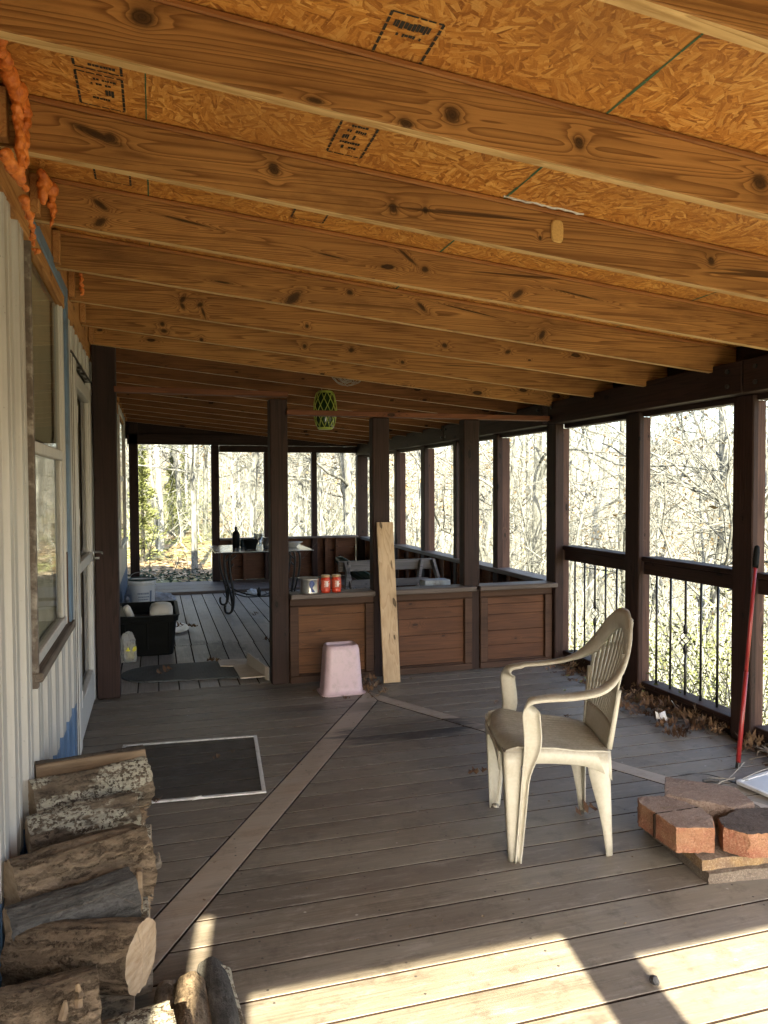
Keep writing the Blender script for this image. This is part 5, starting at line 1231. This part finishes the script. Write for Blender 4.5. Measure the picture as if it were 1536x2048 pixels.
# bag with fruit
def crumple(name, c, r, mat, seed, label, cat, amp=.35, zs=1.0, flat=0.02, sub=3):
    bm = bmesh.new(); bmesh.ops.create_icosphere(bm, subdivisions=sub+1, radius=1.0)
    for v in bm.verts:
        p = v.co.copy(); n1 = noise.noise(p*1.7+Vector((seed, 0, 0)))+.5*abs(noise.noise(p*4.3+Vector((0, seed, 0))))+.3*abs(noise.noise(p*9+Vector((0, seed, 3))))
        v.co = Vector((p.x*r[0], p.y*r[1], p.z*r[2]))*(1+amp*n1)
        if v.co.z < -r[2]*.8: v.co.z = -r[2]*.8
    me = bpy.data.meshes.new(name); bm.to_mesh(me); bm.free(); me.materials.append(mat)
    o = bpy.data.objects.new(name, me); C.objects.link(o); o.location = (c[0], c[1], c[2]+r[2]*.8+.001); return tag(o, label, cat)
crumple('plastic_bag', (-.245, 6.44, 0), (.075, .07, .125), M['bag'], 3, 'clear crumpled plastic bag holding yellow fruit before the tub', 'bag')
for i, (x, y, z) in enumerate(((-.215, 6.42, .05), (-.235, 6.40, .105), (-.20, 6.43, .105))):
    m = MB(); m.lathe([(0.001, -.034), (.016, -.03), (.03, -.015), (.033, 0), (.03, .015), (.016, .03), (0.001, .034)], 14, (0, 0, 0)); o = m.build('lemon', M['citrus'], smooth=True); o.location = (x, y, z)
    tag(o, ('lowest', 'upper left', 'upper right')[i]+' yellow fruit inside the clear bag by the tub', 'fruit', 'yellow fruit in the clear bag')
crumple('cloth_heap', (.03, 9.75, 0), (.16, .16, .06), M['cloth'], 9, 'crumpled blue and white cloth on the deck right of the bucket', 'cloth', amp=.5)
crumple('cloth_heap', (-.30, 9.5, 0), (.07, .25, .12), M['cloth'], 12, 'crumpled blue and white cloth between bucket and house wall', 'cloth', amp=.4)
# white dish
t_ = lath('plate', [(0, .006), (.07, .004), (.10, .02), (.103, .022), (.1, .024), (.07, .010), (0, .010)], (.195, 7.75, 0), M['plas_white'], 'white plastic plate with a dry leaf, right of the black tub', 'plate')
t_.scale = (1, 2.6, 1)
# crumpled can/tissue under table
crumple('crumpled_cup', (1.19, 10.0, 0), (.06, .06, .04), plain('blue_white_paper', (.5, .58, .66), .5), 21, 'crushed pale blue cup under the patio table', 'cup', amp=.4)
# mat
m = MB(); mp = []
for k2 in range(13): a = math.pi/2+math.pi*k2/12; mp.append((.0+.27*math.cos(a)*1.0, 5.93+.255*math.sin(a)))
mp += [(.60, 5.62), (.66, 5.72), (.60, 5.85), (.47, 6.19)]
single(MB().prism(mp, .001, .014, .003), 'rubber_mat', M['mat'], 'dark ribbed rubber mat with a rounded left end on the far deck', 'mat', bevel=0)
m = MB().prism([(.453, 6.167), (.779, 6.135), (.742, 5.535), (.57, 5.53), (.555, 5.925), (.46, 5.96)], .016, .026, .002); single(m, 'board_offcut', M['lino'], 'beige L shaped board offcut lying on the end of the rubber mat', 'board', bevel=0)
m = MB(); m.add([(.66, 5.95, .03), (.745, 5.52, .0), (.765, 5.50, .0), (.765, 5.50, .09), (.745, 5.52, .10), (.665, 5.95, .115)], [(0, 1, 4, 5), (1, 2, 3, 4)]); single(m, 'board_offcut', M['lino'], 'narrow beige board offcut standing on edge by the second post', 'board', solid=.01, bevel=0)
# sawhorse
sh = thing('sawhorse', 'grey weathered wooden sawhorse behind the middle half wall', 'sawhorse', (2.3, 7.4, 0))
m = MB(); m.box(1.75, 2.75, 7.42, 7.46, .55, .655); m.build('top_rail', M['greyY'], sh, bevel=.003)
m = MB(); m.box(1.85, 2.66, 7.30, 7.325, .40, .475); m.build('side_rail', M['greyY'], sh, bevel=.003)
for x, xb in ((2.62, 2.45), (2.74, 2.88), (1.85, 1.72), (1.80, 1.95)):
    m = MB(); m.beam((x, 7.40, .65), (xb, 7.22, .0), .07, .03, up=(1, 0, 0)); m.build('leg', M['greyY'], sh, bevel=.003)
m = MB(); m.beam((2.25, 7.25, .44), (2.35, 7.2, .0), .06, .03, up=(0, 1, 0)); m.beam((2.72, 7.50, .42), (2.80, 7.6, .0), .06, .03, up=(0, 1, 0)); m.build('brace', M['greyY'], sh, bevel=.003)
m = MB(); m.box(2.02, 2.235, 5.62, 5.76, .54, .66); m.box(2.03, 2.225, 5.63, 5.75, 0, .54); single(m, 'painted_box', M['bluepaint'], 'pale blue flaking painted box just behind the middle half wall', 'box', bevel=.004)
# green leaning panel
gt = thing('plastic_shell', 'long dark green plastic shell leaning down behind the orange half wall', 'plastic shell', (2.1, 8.3, 0))
a = Vector((1.93, 8.35, .585)); b = Vector((2.52, 7.75, .16)); rg = []
for k2 in range(13):
    t = k2/12; p = a.lerp(b, t); wd = .085*(1-.75*max(0, (.12-t)/.12)**2); rg.append([p+Vector((0, math.cos(q)*wd*1.2, math.sin(q)*wd)) for q in np.linspace(-.9, 3.4, 12)])
m = MB(); m.loft(rg); m.build('shell', M['plas_green'], gt, smooth=True, solid=.006)
m = MB(); m.tube([r[-4] + Vector((0, -.004, .01)) for r in rg], .007, 6); m.build('edge_lip', plain('grey_green_edge', (.10, .14, .13), .4), gt)
m = MB()
for j in range(22): xx = 1.95+rnd.random()*.5; m.lathe([(0, 0), (.02, .01), (.025, .03), (0, .05)], 6, (xx, 9.9+rnd.random()*.4, rnd.random()*.03))
tag(single(m, 'leaf_debris', M['dryleaf'], 'dark heap of dry leaves by the far end wall studs', 'leaves', bevel=0), kind='stuff')

# ================= DRY LEAVES =================
def leaf_shape(kind, L):
    pts = [(0, 0)]
    lob = [(.12, .10), (.22, .26), (.30, .12), (.42, .34), (.52, .14), (.64, .36), (.74, .15), (.86, .22), (.92, .1)]
    up = [(x*L, y*L) for x, y in lob]; return [(0, .012*L)]+up+[(L, 0)]+[(x, -y*.95) for x, y in up[::-1]]+[(0, -.012*L)]
def add_leaf(m, c, L, rot, tilt, curl, seed):
    rr = random.Random(seed); P = leaf_shape(0, L); cx_ = L*.5
    M4 = Matrix.Translation(c) @ Matrix.Rotation(rot, 4, 'Z') @ Matrix.Rotation(tilt, 4, 'X') @ Matrix.Rotation(rr.uniform(-.25, .25), 4, 'Y')
    def bend(x, y): return (x-cx_, y, curl*((x-cx_)**2*6+abs(y)*1.6)+rr.uniform(-.002, .002))
    spine = [(L*t, 0) for t in (0.02, .3, .6, .9)]
    vs = [M4 @ Vector(bend(*p)) for p in P]; cs = [M4 @ Vector(bend(*p)) for p in spine]
    o = len(P); n = len(P); h = n//2; fs = []
    for i in range(n):
        j = (i+1) % n; xm = (P[i][0]+P[j][0])/2; k2 = min(range(4), key=lambda q: abs(spine[q][0]-xm)); fs.append((i, j, o+k2))
    m.add(vs+cs, fs)
rr = random.Random(12)
def leaf_pile(ya, yb, xa, xb, n, hgt, label, dens=1.5):
    m = MB()
    for q in range(n):
        t = rr.random()**dens; x = lerp(xb, xa, t); y = rr.uniform(ya, yb); z = .006+rr.random()*hgt*(1-t)
        add_leaf(m, (x, y, z), rr.uniform(.04, .115), rr.uniform(0, 6.28), rr.uniform(-.4, .4), rr.choice((.4, -.4, .8, 1.2)), q)
    tag(single(m, 'dry_leaf_pile', M['dryleaf'], label, 'leaves', bevel=0), kind='stuff')
leaf_pile(3.45, 4.35, 2.72, 3.05, 150, .055, 'heap of brown oak leaves along the foot of the wide railing bay')
leaf_pile(4.4, 5.28, 2.82, 3.05, 60, .03, 'brown oak leaves along the railing beside the partition')
leaf_pile(2.85, 3.3, 2.88, 3.06, 50, .05, 'heap of brown leaves and twigs at the right edge behind the red pole')
leaf_pile(4.82, 5.3, 1.0, 1.5, 34, .01, 'dry leaves scattered around the pink bin', 1.0)
for (x, y, L, lab) in ((1.474, 3.347, .11, 'single curled leaf on the deck left of the chair'), (1.72, 2.79, .12, 'single curled leaf behind the rear chair leg'), (2.33, 4.0, .10, 'single leaf on the deck beyond the chair seat'),
        (.04, 5.85, .14, 'brown leaf lying on the dark rubber mat'), (.42, 6.12, .12, 'brown leaf at the back edge of the rubber mat'), (.195, 7.75, .15, 'brown maple like leaf lying on the white plate'), (.33, 7.7, .13, 'curled leaf right of the white plate'),
        (1.02, 8.3, .10, 'small leaf on the far deck under the table'), (.97, 6.9, .11, 'leaf on the far deck left of the second post'), (-.01, 3.47, .08, 'crumpled leaf under the window screen edge'), (.28, 3.95, .05, 'tiny leaf on the screen mesh'), (1.75, 5.15, .07, 'leaf on the deck at the foot of the pale board'), (2.07, 4.42, .05, 'tiny leaf on the right inlay board'), (.37, 4.02, .04, 'tiny leaf near the top of the window screen'), (2.6, 3.95, .07, 'leaf on the deck left of the leaf heap')):
    m = MB(); add_leaf(m, (x, y, .022 if 'mat' in lab or 'plate' in lab else .012), L, rr.uniform(0, 6), .2, .6, int(x*100)); single(m, 'dry_leaf', M['dryleaf'], lab, 'leaf', 'single dry leaves', bevel=0)
m = MB(); 
for q in range(9): m.tube(cbez([(2.80+rr.uniform(0, .2), 3.0+rr.uniform(-.1, .2), .02+rr.random()*.05), (2.95+rr.uniform(-.1, .1), 3.05+rr.uniform(-.1, .1), .07), (3.02, 3.0+rr.uniform(-.1, .2), .03)], 3), rr.uniform(.002, .005), 5)
tag(single(m, 'twig_heap', M['bark2'], 'dry twigs sticking out of the leaves at the right edge', 'twigs', bevel=0), kind='stuff')
m = MB()
for q in range(4): m.add([Vector((2.80+rr.uniform(-.03, .03), 3.73+rr.uniform(-.05, .05), .02+rr.random()*.04))+Vector((rr.uniform(-.04, .04), rr.uniform(-.04, .04), rr.uniform(-.01, .03))) for _ in range(4)], [(0, 1, 2, 3)])
single(m, 'paper_scrap', M['paper'], 'white torn wrapper lying in front of the leaf heap', 'wrapper', bevel=0)
bm = bmesh.new(); bmesh.ops.create_icosphere(bm, subdivisions=2, radius=.014)
for v in bm.verts: v.co *= 1+.35*noise.noise(v.co*90)
me = bpy.data.meshes.new('stone'); bm.to_mesh(me); bm.free(); me.materials.append(M['stone']); o = bpy.data.objects.new('stone', me); C.objects.link(o); o.location = (1.325, 1.79, .009); tag(o, 'small black stone on the shaded deck strip at the bottom', 'stone')
# bits of debris on the deck
m = MB()
for q in range(240):
    x, y = rr.uniform(.1, 2.9), 1.9+rr.random()**.8*3.4; L = rr.uniform(.003, .011)
    a = rr.uniform(0, 6.3); m.tube([(x, y, .002), (x+L*math.cos(a), y+L*math.sin(a), .004)], rr.uniform(.0008, .0025), 4)
tag(single(m, 'deck_crumbs', M['bark1'], 'tiny crumbs of bark and leaf scattered over the deck', 'crumbs', bevel=0), kind='stuff')

# ================= GROUND =================
def smooth(a, b, t): t = max(0, min(1, (t-a)/(b-a))); return t*t*(3-2*t)
def gz(x, y):
    base = -0.9+0.55*smooth(10.5, 13, y)                     # hardly below the deck at the far end
    wgt = smooth(.10, .34, x/max(y, 1)) if y > 12 else 1
    fall = (-0.30*max(0, x-3.5)+0.10*max(0, x-16)+.2*max(0, x-45))*wgt
    fall += (-0.055*max(0, y-16) + .10*max(0, y-34))*wgt + .045*max(0, y-17)*(1-wgt)
    n = .35*noise.noise(Vector((x*.09, y*.09, 2)))+.06*noise.noise(Vector((x*.5, y*.5, 4)))
    near = smooth(0, 3, max(0, max(-(x+.6), x-3.3, y-11.4, -1.5-y)))
    return min(base+fall+n*near, -.36 if near < .05 else 99) if near < .05 else base+fall+n*near
m = MB(); xs = np.concatenate([np.arange(-60, -12, 6), np.arange(-12, 30, .8), np.arange(30, 140.1, 7)]); ys = np.concatenate([np.arange(-60, -8, 6), np.arange(-8, 45, .8), np.arange(45, 160.1, 7)])
m.v = [(float(x), float(y), gz(x, y)) for y in ys for x in xs]; nx = len(xs)
m.f = [[j*nx+i, j*nx+i+1, (j+1)*nx+i+1, (j+1)*nx+i] for j in range(len(ys)-1) for i in range(nx-1)]; m.mi = [0]*len(m.f); m.r = [0]*len(m.f)
tag(m.build('ground', M['ground'], smooth=True), kind='structure')
def sector(dmin, dmax, a0=-12, a1=50, pw=.5):
    while True:
        a = R(rr.uniform(a0, a1)); d = dmin+(dmax-dmin)*rr.random()**pw; x, y = d*math.sin(a), d*math.cos(a)
        if x < 3.9 and y < 12.2: continue
        if x < -.3 and y < 13: continue
        return x, y
m = MB()
for q in range(9000):
    x, y = sector(4.5, 30, -8, 48, .8)
    add_z = gz(x, y)+.02; L = rr.uniform(.06, .11); a = rr.uniform(0, 6.28); tl = rr.uniform(-.7, .7)
    d1 = Vector((math.cos(a), math.sin(a), math.sin(tl)*.5))*L; d2 = Vector((-math.sin(a), math.cos(a), rr.uniform(-.4, .4)))*L*.5; c = Vector((x, y, add_z))
    m.add([c-d1, c-d2, c+d1, c+d2], [(0, 1, 2, 3)])
tag(m.build('fallen_leaves', M['tanleaf']), 'carpet of dry fallen leaves on the slope around the porch', 'leaves', kind='stuff')

# ================= TREES =================
class TG:
    def __init__(s, seed): s.r = random.Random(seed); s.tr = MB(); s.br = MB(); s.tips = []
    def limb(s, mb, p, d, L, r0, r1, segs, sides, wig, up=0.0):
        P = [p.copy()]; D = [d.copy()]; d = d.normalized()
        for i in range(segs):
            d = (d+Vector((s.r.gauss(0, wig), s.r.gauss(0, wig), s.r.gauss(0, wig)+up))).normalized(); P.append(P[-1]+d*L/segs); D.append(d)
        mb.tube(P, [lerp(r0, r1, i/segs) for i in range(segs+1)], sides, cap=False); return P, D
    def branch(s, p, d, L, r, lev, maxlev, up):
        seg = (0, 9, 6, 4, 3)[lev] if lev < 4 else 3; sd = (8, 6, 4, 3, 3)[min(lev, 4)]
        P, D = s.limb(s.br, p, d, L, r, r*.28, seg, sd, (0, .17, .22, .26, .28)[min(lev, 4)], up)
        if lev >= maxlev: s.tips.append((P[-1], D[-1])); s.tips.append((P[len(P)//2], D[-1])); return
        nc = (0, 7, 6, 5, 4)[lev]
        for k2 in range(nc):
            t = lerp(.22, .98, (k2+s.r.random()*.8)/nc); i = min(len(P)-2, int(t*(len(P)-1))); q = P[i].lerp(P[i+1], t*(len(P)-1)-i)
            dd = D[i+1]; ax = dd.orthogonal().normalized(); ax.rotate(Matrix.Rotation(s.r.uniform(0, 6.28), 3, dd)); an = R(s.r.uniform(28, 62))
            nd = dd.copy(); nd.rotate(Matrix.Rotation(an, 3, ax)); s.branch(q, nd, L*s.r.uniform(.42, .68)*(1-.35*t), r*(1-.6*t)*.55, lev+1, maxlev, up)
def tree_proto(seed, H_, r0, kind, crown0=.3, nb=14, lean=.06, spread=.34, maxlev=3, leaves=0, leafmat='tanleaf', mat='tb1', up=.05):
    g = TG(seed); d = Vector((g.r.uniform(-lean, lean), g.r.uniform(-lean, lean), 1)).normalized()
    P, D = g.limb(g.tr, Vector((0, 0, -.6)), d, H_, r0, r0*.14, 16, 10, .045, .02)
    for k2 in range(nb):
        t = lerp(crown0, .97, (k2+g.r.random())/nb); i = min(len(P)-2, int(t*(len(P)-1))); q = P[i].lerp(P[i+1], t*(len(P)-1)-i)
        a = g.r.uniform(0, 6.28); el = R(g.r.uniform(5, 55)); nd = Vector((math.cos(a)*math.cos(el), math.sin(a)*math.cos(el), math.sin(el)))
        g.branch(q, nd, H_*spread*g.r.uniform(.6, 1.15)*(1.15-.75*t), r0*(1-.8*t)*g.r.uniform(.3, .55), 1, maxlev, up)
    root = thing(kind, None, 'tree', (0, 0, 0))
    for k_ in ('label', 'category'):
        pass
    g.tr.build('trunk', M[mat], root, smooth=True); g.br.build('branches', M[mat], root, smooth=True)
    if leaves:
        lm = MB()
        for _ in range(leaves):
            p, dd = g.r.choice(g.tips); c = p+Vector((g.r.gauss(0, .1), g.r.gauss(0, .1), g.r.gauss(0, .1))); L = g.r.uniform(.035, .07)
            a1 = Vector((g.r.gauss(0, 1), g.r.gauss(0, 1), g.r.gauss(0, 1))).normalized(); a2 = a1.orthogonal().normalized()
            lm.add([c-a1*L, c-a2*L*.5, c+a1*L, c+a2*L*.5], [(0, 1, 2, 3)])
        lm.build('leaves', M[leafmat], root)
    return root
protos = {
 'a': tree_proto(1, 11, .085, 'bare_tree', .22, 19, mat='tb1'),
 'b': tree_proto(2, 14, .105, 'bare_tree', .30, 20, mat='tb2'),
 'c': tree_proto(3, 9, .055, 'bare_tree', .18, 18, mat='tb1', spread=.38),
 'd': tree_proto(4, 16, .14, 'bare_tree', .3, 20, mat='tb3'),
 'e': tree_proto(5, 8, .045, 'oak_sapling', .15, 17, mat='tb2', spread=.4, leaves=420),
 'f': tree_proto(6, 12, .11, 'oak_tree', .18, 18, mat='tb1', spread=.42, leaves=560),
 'g': tree_proto(7, 13, .06, 'bare_tree', .35, 18, mat='tb2', spread=.2),
}
LB = {'a': ('grey bare tree standing in the leafless woods around the porch', 'grey bare trees of middle height in the woods'), 'b': ('pale barked tall bare tree in the woods', 'pale tall bare trees in the woods'),
      'c': ('small bushy bare tree with low branches in the woods', 'small bare trees in the woods'), 'd': ('big dark trunked bare tree in the woods', 'big dark bare trees in the woods'),
      'e': ('young oak in the woods still holding a few tan leaves', 'young oaks with tan leaves'), 'f': ('spreading oak in the woods still holding scattered tan leaves', 'spreading oaks with tan leaves'),
      'g': ('slender pale bare tree with a narrow crown in the woods', 'slender pale trees in the woods')}
used = set()
def place_tree(k2, x, y, s=1.0, rot=None, label=None, group=None, tilt=(0, 0), dz=0.0):
    o = protos[k2]
    if k2 in used:
        n_ = cp(o)
        for ch in list(o.children): cp(ch, parent=n_)
        o = n_
    used.add(k2)
    o.location = (x, y, gz(x, y)+dz); o.rotation_euler = (tilt[0], tilt[1], rr.uniform(0, 6.28) if rot is None else rot); o.scale = (s, s, s)
    o['label'] = label or LB[k2][0]; o['category'] = 'tree'; o['group'] = group or LB[k2][1]
    return o
def at(u, d):      # a spot d metres away in the direction of photo column u
    v = Fv+Rv*((u-768)/1520.5); v.z = 0; v.normalize(); return v.x*d, v.y*d
for (u, d, k2, s, lab) in ((1412, 13, 'a', 1.05, 'big forked tree close to the porch, seen in the wide right bay'), (1452, 10.5, 'c', 1.2, 'grey tree at the right edge of the wide right bay'), (1070, 14, 'f', 1.0, 'leaning oak seen left of the corner post'),
        (1190, 17, 'b', .9, 'pale tree seen in the bay left of the chair back'), (318, 19, 'b', .75, 'pale trunk seen low in the far doorway'), (390, 15, 'a', .8, 'grey tree at the right of the far doorway'), (700, 15.5, 'f', .9, 'oak with low crossing limbs seen in the far right window'),
        (500, 17, 'a', 1.0, 'grey tree seen through the far end window'), (1525, 10, 'c', 1.1, 'small bare tree beyond the right picture edge'), (600, 18, 'f', .8, 'oak seen behind the second partition post'), (930, 12, 'c', 1.1, 'bushy bare tree seen between the partition posts'), (840, 16, 'b', .9, 'pale tree seen through the middle right openings')):
    x, y = at(u, d); place_tree(k2, x, y, s, label=lab, group='nearer trees around the porch')
cnt = 0
for q in range(17):
    x, y = sector(8.5, 16, 15, 49, .7); place_tree('ceceacg'[q % 7], x, y, rr.uniform(.6, 1.0))
for ring, n_, ks in (((14, 26), 46, 'aceegfc'), ((24, 42), 74, 'abcefgb'), ((40, 75), 80, 'abdgabf')):
    for q in range(n_):
        x, y = sector(*ring, -13, 49, .6); place_tree(ks[q % 7], x, y, rr.uniform(.7, 1.15)*(1.0 if ring[0] < 40 else 1.15))
# evergreens
def cedar(seed, H_):
    root = thing('evergreen_tree', 'evergreen', 'tree'); g = random.Random(seed); tr = MB(); tr.tube([(0, 0, -.4), (0, 0, H_*.95)], [.07, .015], 7); tr.build('trunk', M['tb3'], root)
    lm = MB()
    for _ in range(5200):
        t = g.random()**.8; r = (1-t)*H_*.22*(.55+.45*math.sin(t*37+g.random()*2))*g.random()**.4; a = g.uniform(0, 6.28); c = Vector((r*math.cos(a), r*math.sin(a), .15+t*H_*.97+g.gauss(0, .03))); L = g.uniform(.03, .075)
        a1 = Vector((math.cos(a), math.sin(a), g.uniform(-.2, .8))).normalized(); a2 = a1.cross(Vector((g.gauss(0, 1), g.gauss(0, 1), 1))).normalized()
        lm.add([c-a1*L, c-a2*L*.35, c+a1*L, c+a2*L*.35], [(0, 1, 2, 3)])
    lm.build('foliage', M['cedar'], root); return root
cd = cedar(3, 3.4)
for k_ in list(protos):
    if k_ not in used:
        for ch in list(protos[k_].children): bpy.data.objects.remove(ch)
        bpy.data.objects.remove(protos[k_])
for i, (u, d, s, lab) in enumerate(((285, 17, .8, 'yellow green young evergreen at the left of the far doorway'), (372, 30, 1.0, 'evergreen farther back in the far doorway'), (345, 24, .8, 'small evergreen in the middle of the far doorway'), (1060, 44, 1.3, 'evergreen far off in the woods to the right'))):
    o = cd if i == 0 else cp(cd)
    if i:
        for ch in list(cd.children): cp(ch, parent=o)
    x, y = at(u, d); o.location = (x, y, gz(x, y)); o.scale = (s, s, s); tag(o, lab, 'tree', 'young evergreens in the woods')
# shrubs with fresh leaves
def shrub(seed, H_, n, leafmat, nl):
    root = thing('leafy_shrub', 'x', 'shrub'); g = random.Random(seed); st = MB(); tips = []
    for _ in range(n):
        a = g.uniform(0, 6.28); d = Vector((math.cos(a)*g.uniform(.1, .8), math.sin(a)*g.uniform(.1, .8), 1)).normalized(); p = Vector((g.gauss(0, .12), g.gauss(0, .12), -.1)); P = [p]
        for k2 in range(5): d = (d+Vector((g.gauss(0, .16), g.gauss(0, .16), g.gauss(0, .08)))).normalized(); P.append(P[-1]+d*H_/5*g.uniform(.7, 1.2)); tips.append(P[-1])
        st.tube(P, [.008, .007, .005, .004, .003, .002], 3, cap=False)
    st.build('stems', M['tb2'], root); lm = MB()
    for _ in range(nl):
        c = g.choice(tips)+Vector((g.gauss(0, .09), g.gauss(0, .09), g.gauss(0, .09))); L = g.uniform(.007, .018); a1 = Vector((g.gauss(0, 1), g.gauss(0, 1), g.gauss(0, .6))).normalized(); a2 = a1.orthogonal().normalized()
        lm.add([c-a1*L, c-a2*L*.5, c+a1*L, c+a2*L*.5], [(0, 1, 2, 3)])
    lm.build('leaves', M[leafmat], root); return root
shp = shrub(4, 1.5, 46, 'greenleaf', 3600)
spots = [(1380, 6.6, 1.0), (1445, 6.2, 1.1), (1320, 8.2, .9), (1530, 6.0, 1.3), (1430, 8.4, 1.2), (1200, 9.5, .9), (1150, 12, .9), (1350, 11, 1.0), (300, 21, 1.1), (350, 26, 1.3), (420, 22, .8), (640, 19, 1.0), (1500, 9.0, 1.3), (1050, 13, .8)]
wd = ('first', 'second', 'third', 'fourth', 'fifth', 'sixth', 'seventh', 'eighth', 'ninth', 'tenth', 'eleventh', 'twelfth', 'thirteenth', 'fourteenth')
for i, (u, d, s) in enumerate(spots):
    o = shp if i == 0 else cp(shp)
    if i:
        for ch in list(shp.children): cp(ch, parent=o)
    x, y = at(u, d); o.location = (x, y, gz(x, y)); o.scale = (s,)*3; o.rotation_euler = (0, 0, rr.uniform(0, 6.28)); tag(o, 'light green budding shrub below the porch in the woods', 'shrub', 'light green shrubs on the slope')
# ivy just past the far doorway
m = MB()
for q in range(1500):
    x = rr.uniform(-.6, 3.2); y = 11.55+rr.random()**1.4*1.3; z = gz(x, y)+rr.random()*.34+.02; L = rr.uniform(.03, .06); a = rr.uniform(0, 6.28)
    z = .0+rr.random()*.17 if y < 12.2 else z
    a1 = Vector((math.cos(a), math.sin(a), rr.uniform(-.5, .7))); a2 = Vector((-math.sin(a), math.cos(a), rr.uniform(-.4, .4))); c = Vector((x, y, z))
    m.add([c-a1*L*.6, c-a2*L*.5, c+a1*L, c+a2*L*.5], [(0, 1, 2, 3)])
tag(m.build('ivy', M['ivyleaf']), 'dark green ivy creeping up to the far doorway threshold', 'ivy', kind='stuff')
# tangled undergrowth
def tangle(name, n, rng, label, mat, hmax):
    m = MB()
    for q in range(n):
        x, y = sector(*rng, -10, 49, .6)
        if x < .10*y and rr.random() < .75: continue
        z = gz(x, y); Hh = rr.uniform(.5, hmax); d = Vector((rr.gauss(0, .4), rr.gauss(0, .4), 1)).normalized(); P = [Vector((x, y, z-.05))]
        for k2 in range(5): d = (d+Vector((rr.gauss(0, .22), rr.gauss(0, .22), rr.gauss(0, .1)))).normalized(); P.append(P[-1]+d*Hh/5)
        w = rr.uniform(.003, .009)*(1+rng[0]/26); m.tube(P, [w, w*.9, w*.7, w*.6, w*.4, w*.2], 3, cap=False)
        for _ in range(4):
            b = P[rr.randint(1, 4)]; dd = (d+Vector((rr.gauss(0, .8), rr.gauss(0, .8), rr.gauss(0, .5)))).normalized(); m.tube([b, b+dd*Hh*.16, b+dd*Hh*.3+Vector((0, 0, .05))], [w*.6, w*.4, w*.15], 3, cap=False)
    tag(m.build(name, M[mat]), label, 'undergrowth', kind='stuff')
tangle('undergrowth', 1500, (5.5, 16), 'tangle of thin bare stems on the slope close to the porch', 'tb2', 2.0)
tangle('undergrowth', 3200, (15, 40), 'tangle of thin bare stems farther back in the woods', 'tb2', 3.4)
tangle('undergrowth', 2200, (38, 72), 'distant thicket of bare stems closing the view through the woods', 'tb1', 7.0)
# far wooded ridge
m = MB(); rg = []
for dd, hh in ((95, -18), (105, 2), (125, 7), (150, 8)):
    rg.append([(dd*math.sin(R(a)), dd*math.cos(a*math.pi/180), hh+2.5*noise.noise(Vector((a*.12, dd*.02, 0)))) for a in range(-40, 80, 2)])
m.loft(rg); tag(m.build('far_ridge', plain('far_winter_woods', (0.15, 0.14, 0.12), 0.95, 0.6, .8), smooth=True), kind='structure')
bpy.context.view_layer.update()
print('OBJECTS', len(bpy.data.objects), 'bytes', len(open(__file__).read()) if '__file__' in globals() else 0)
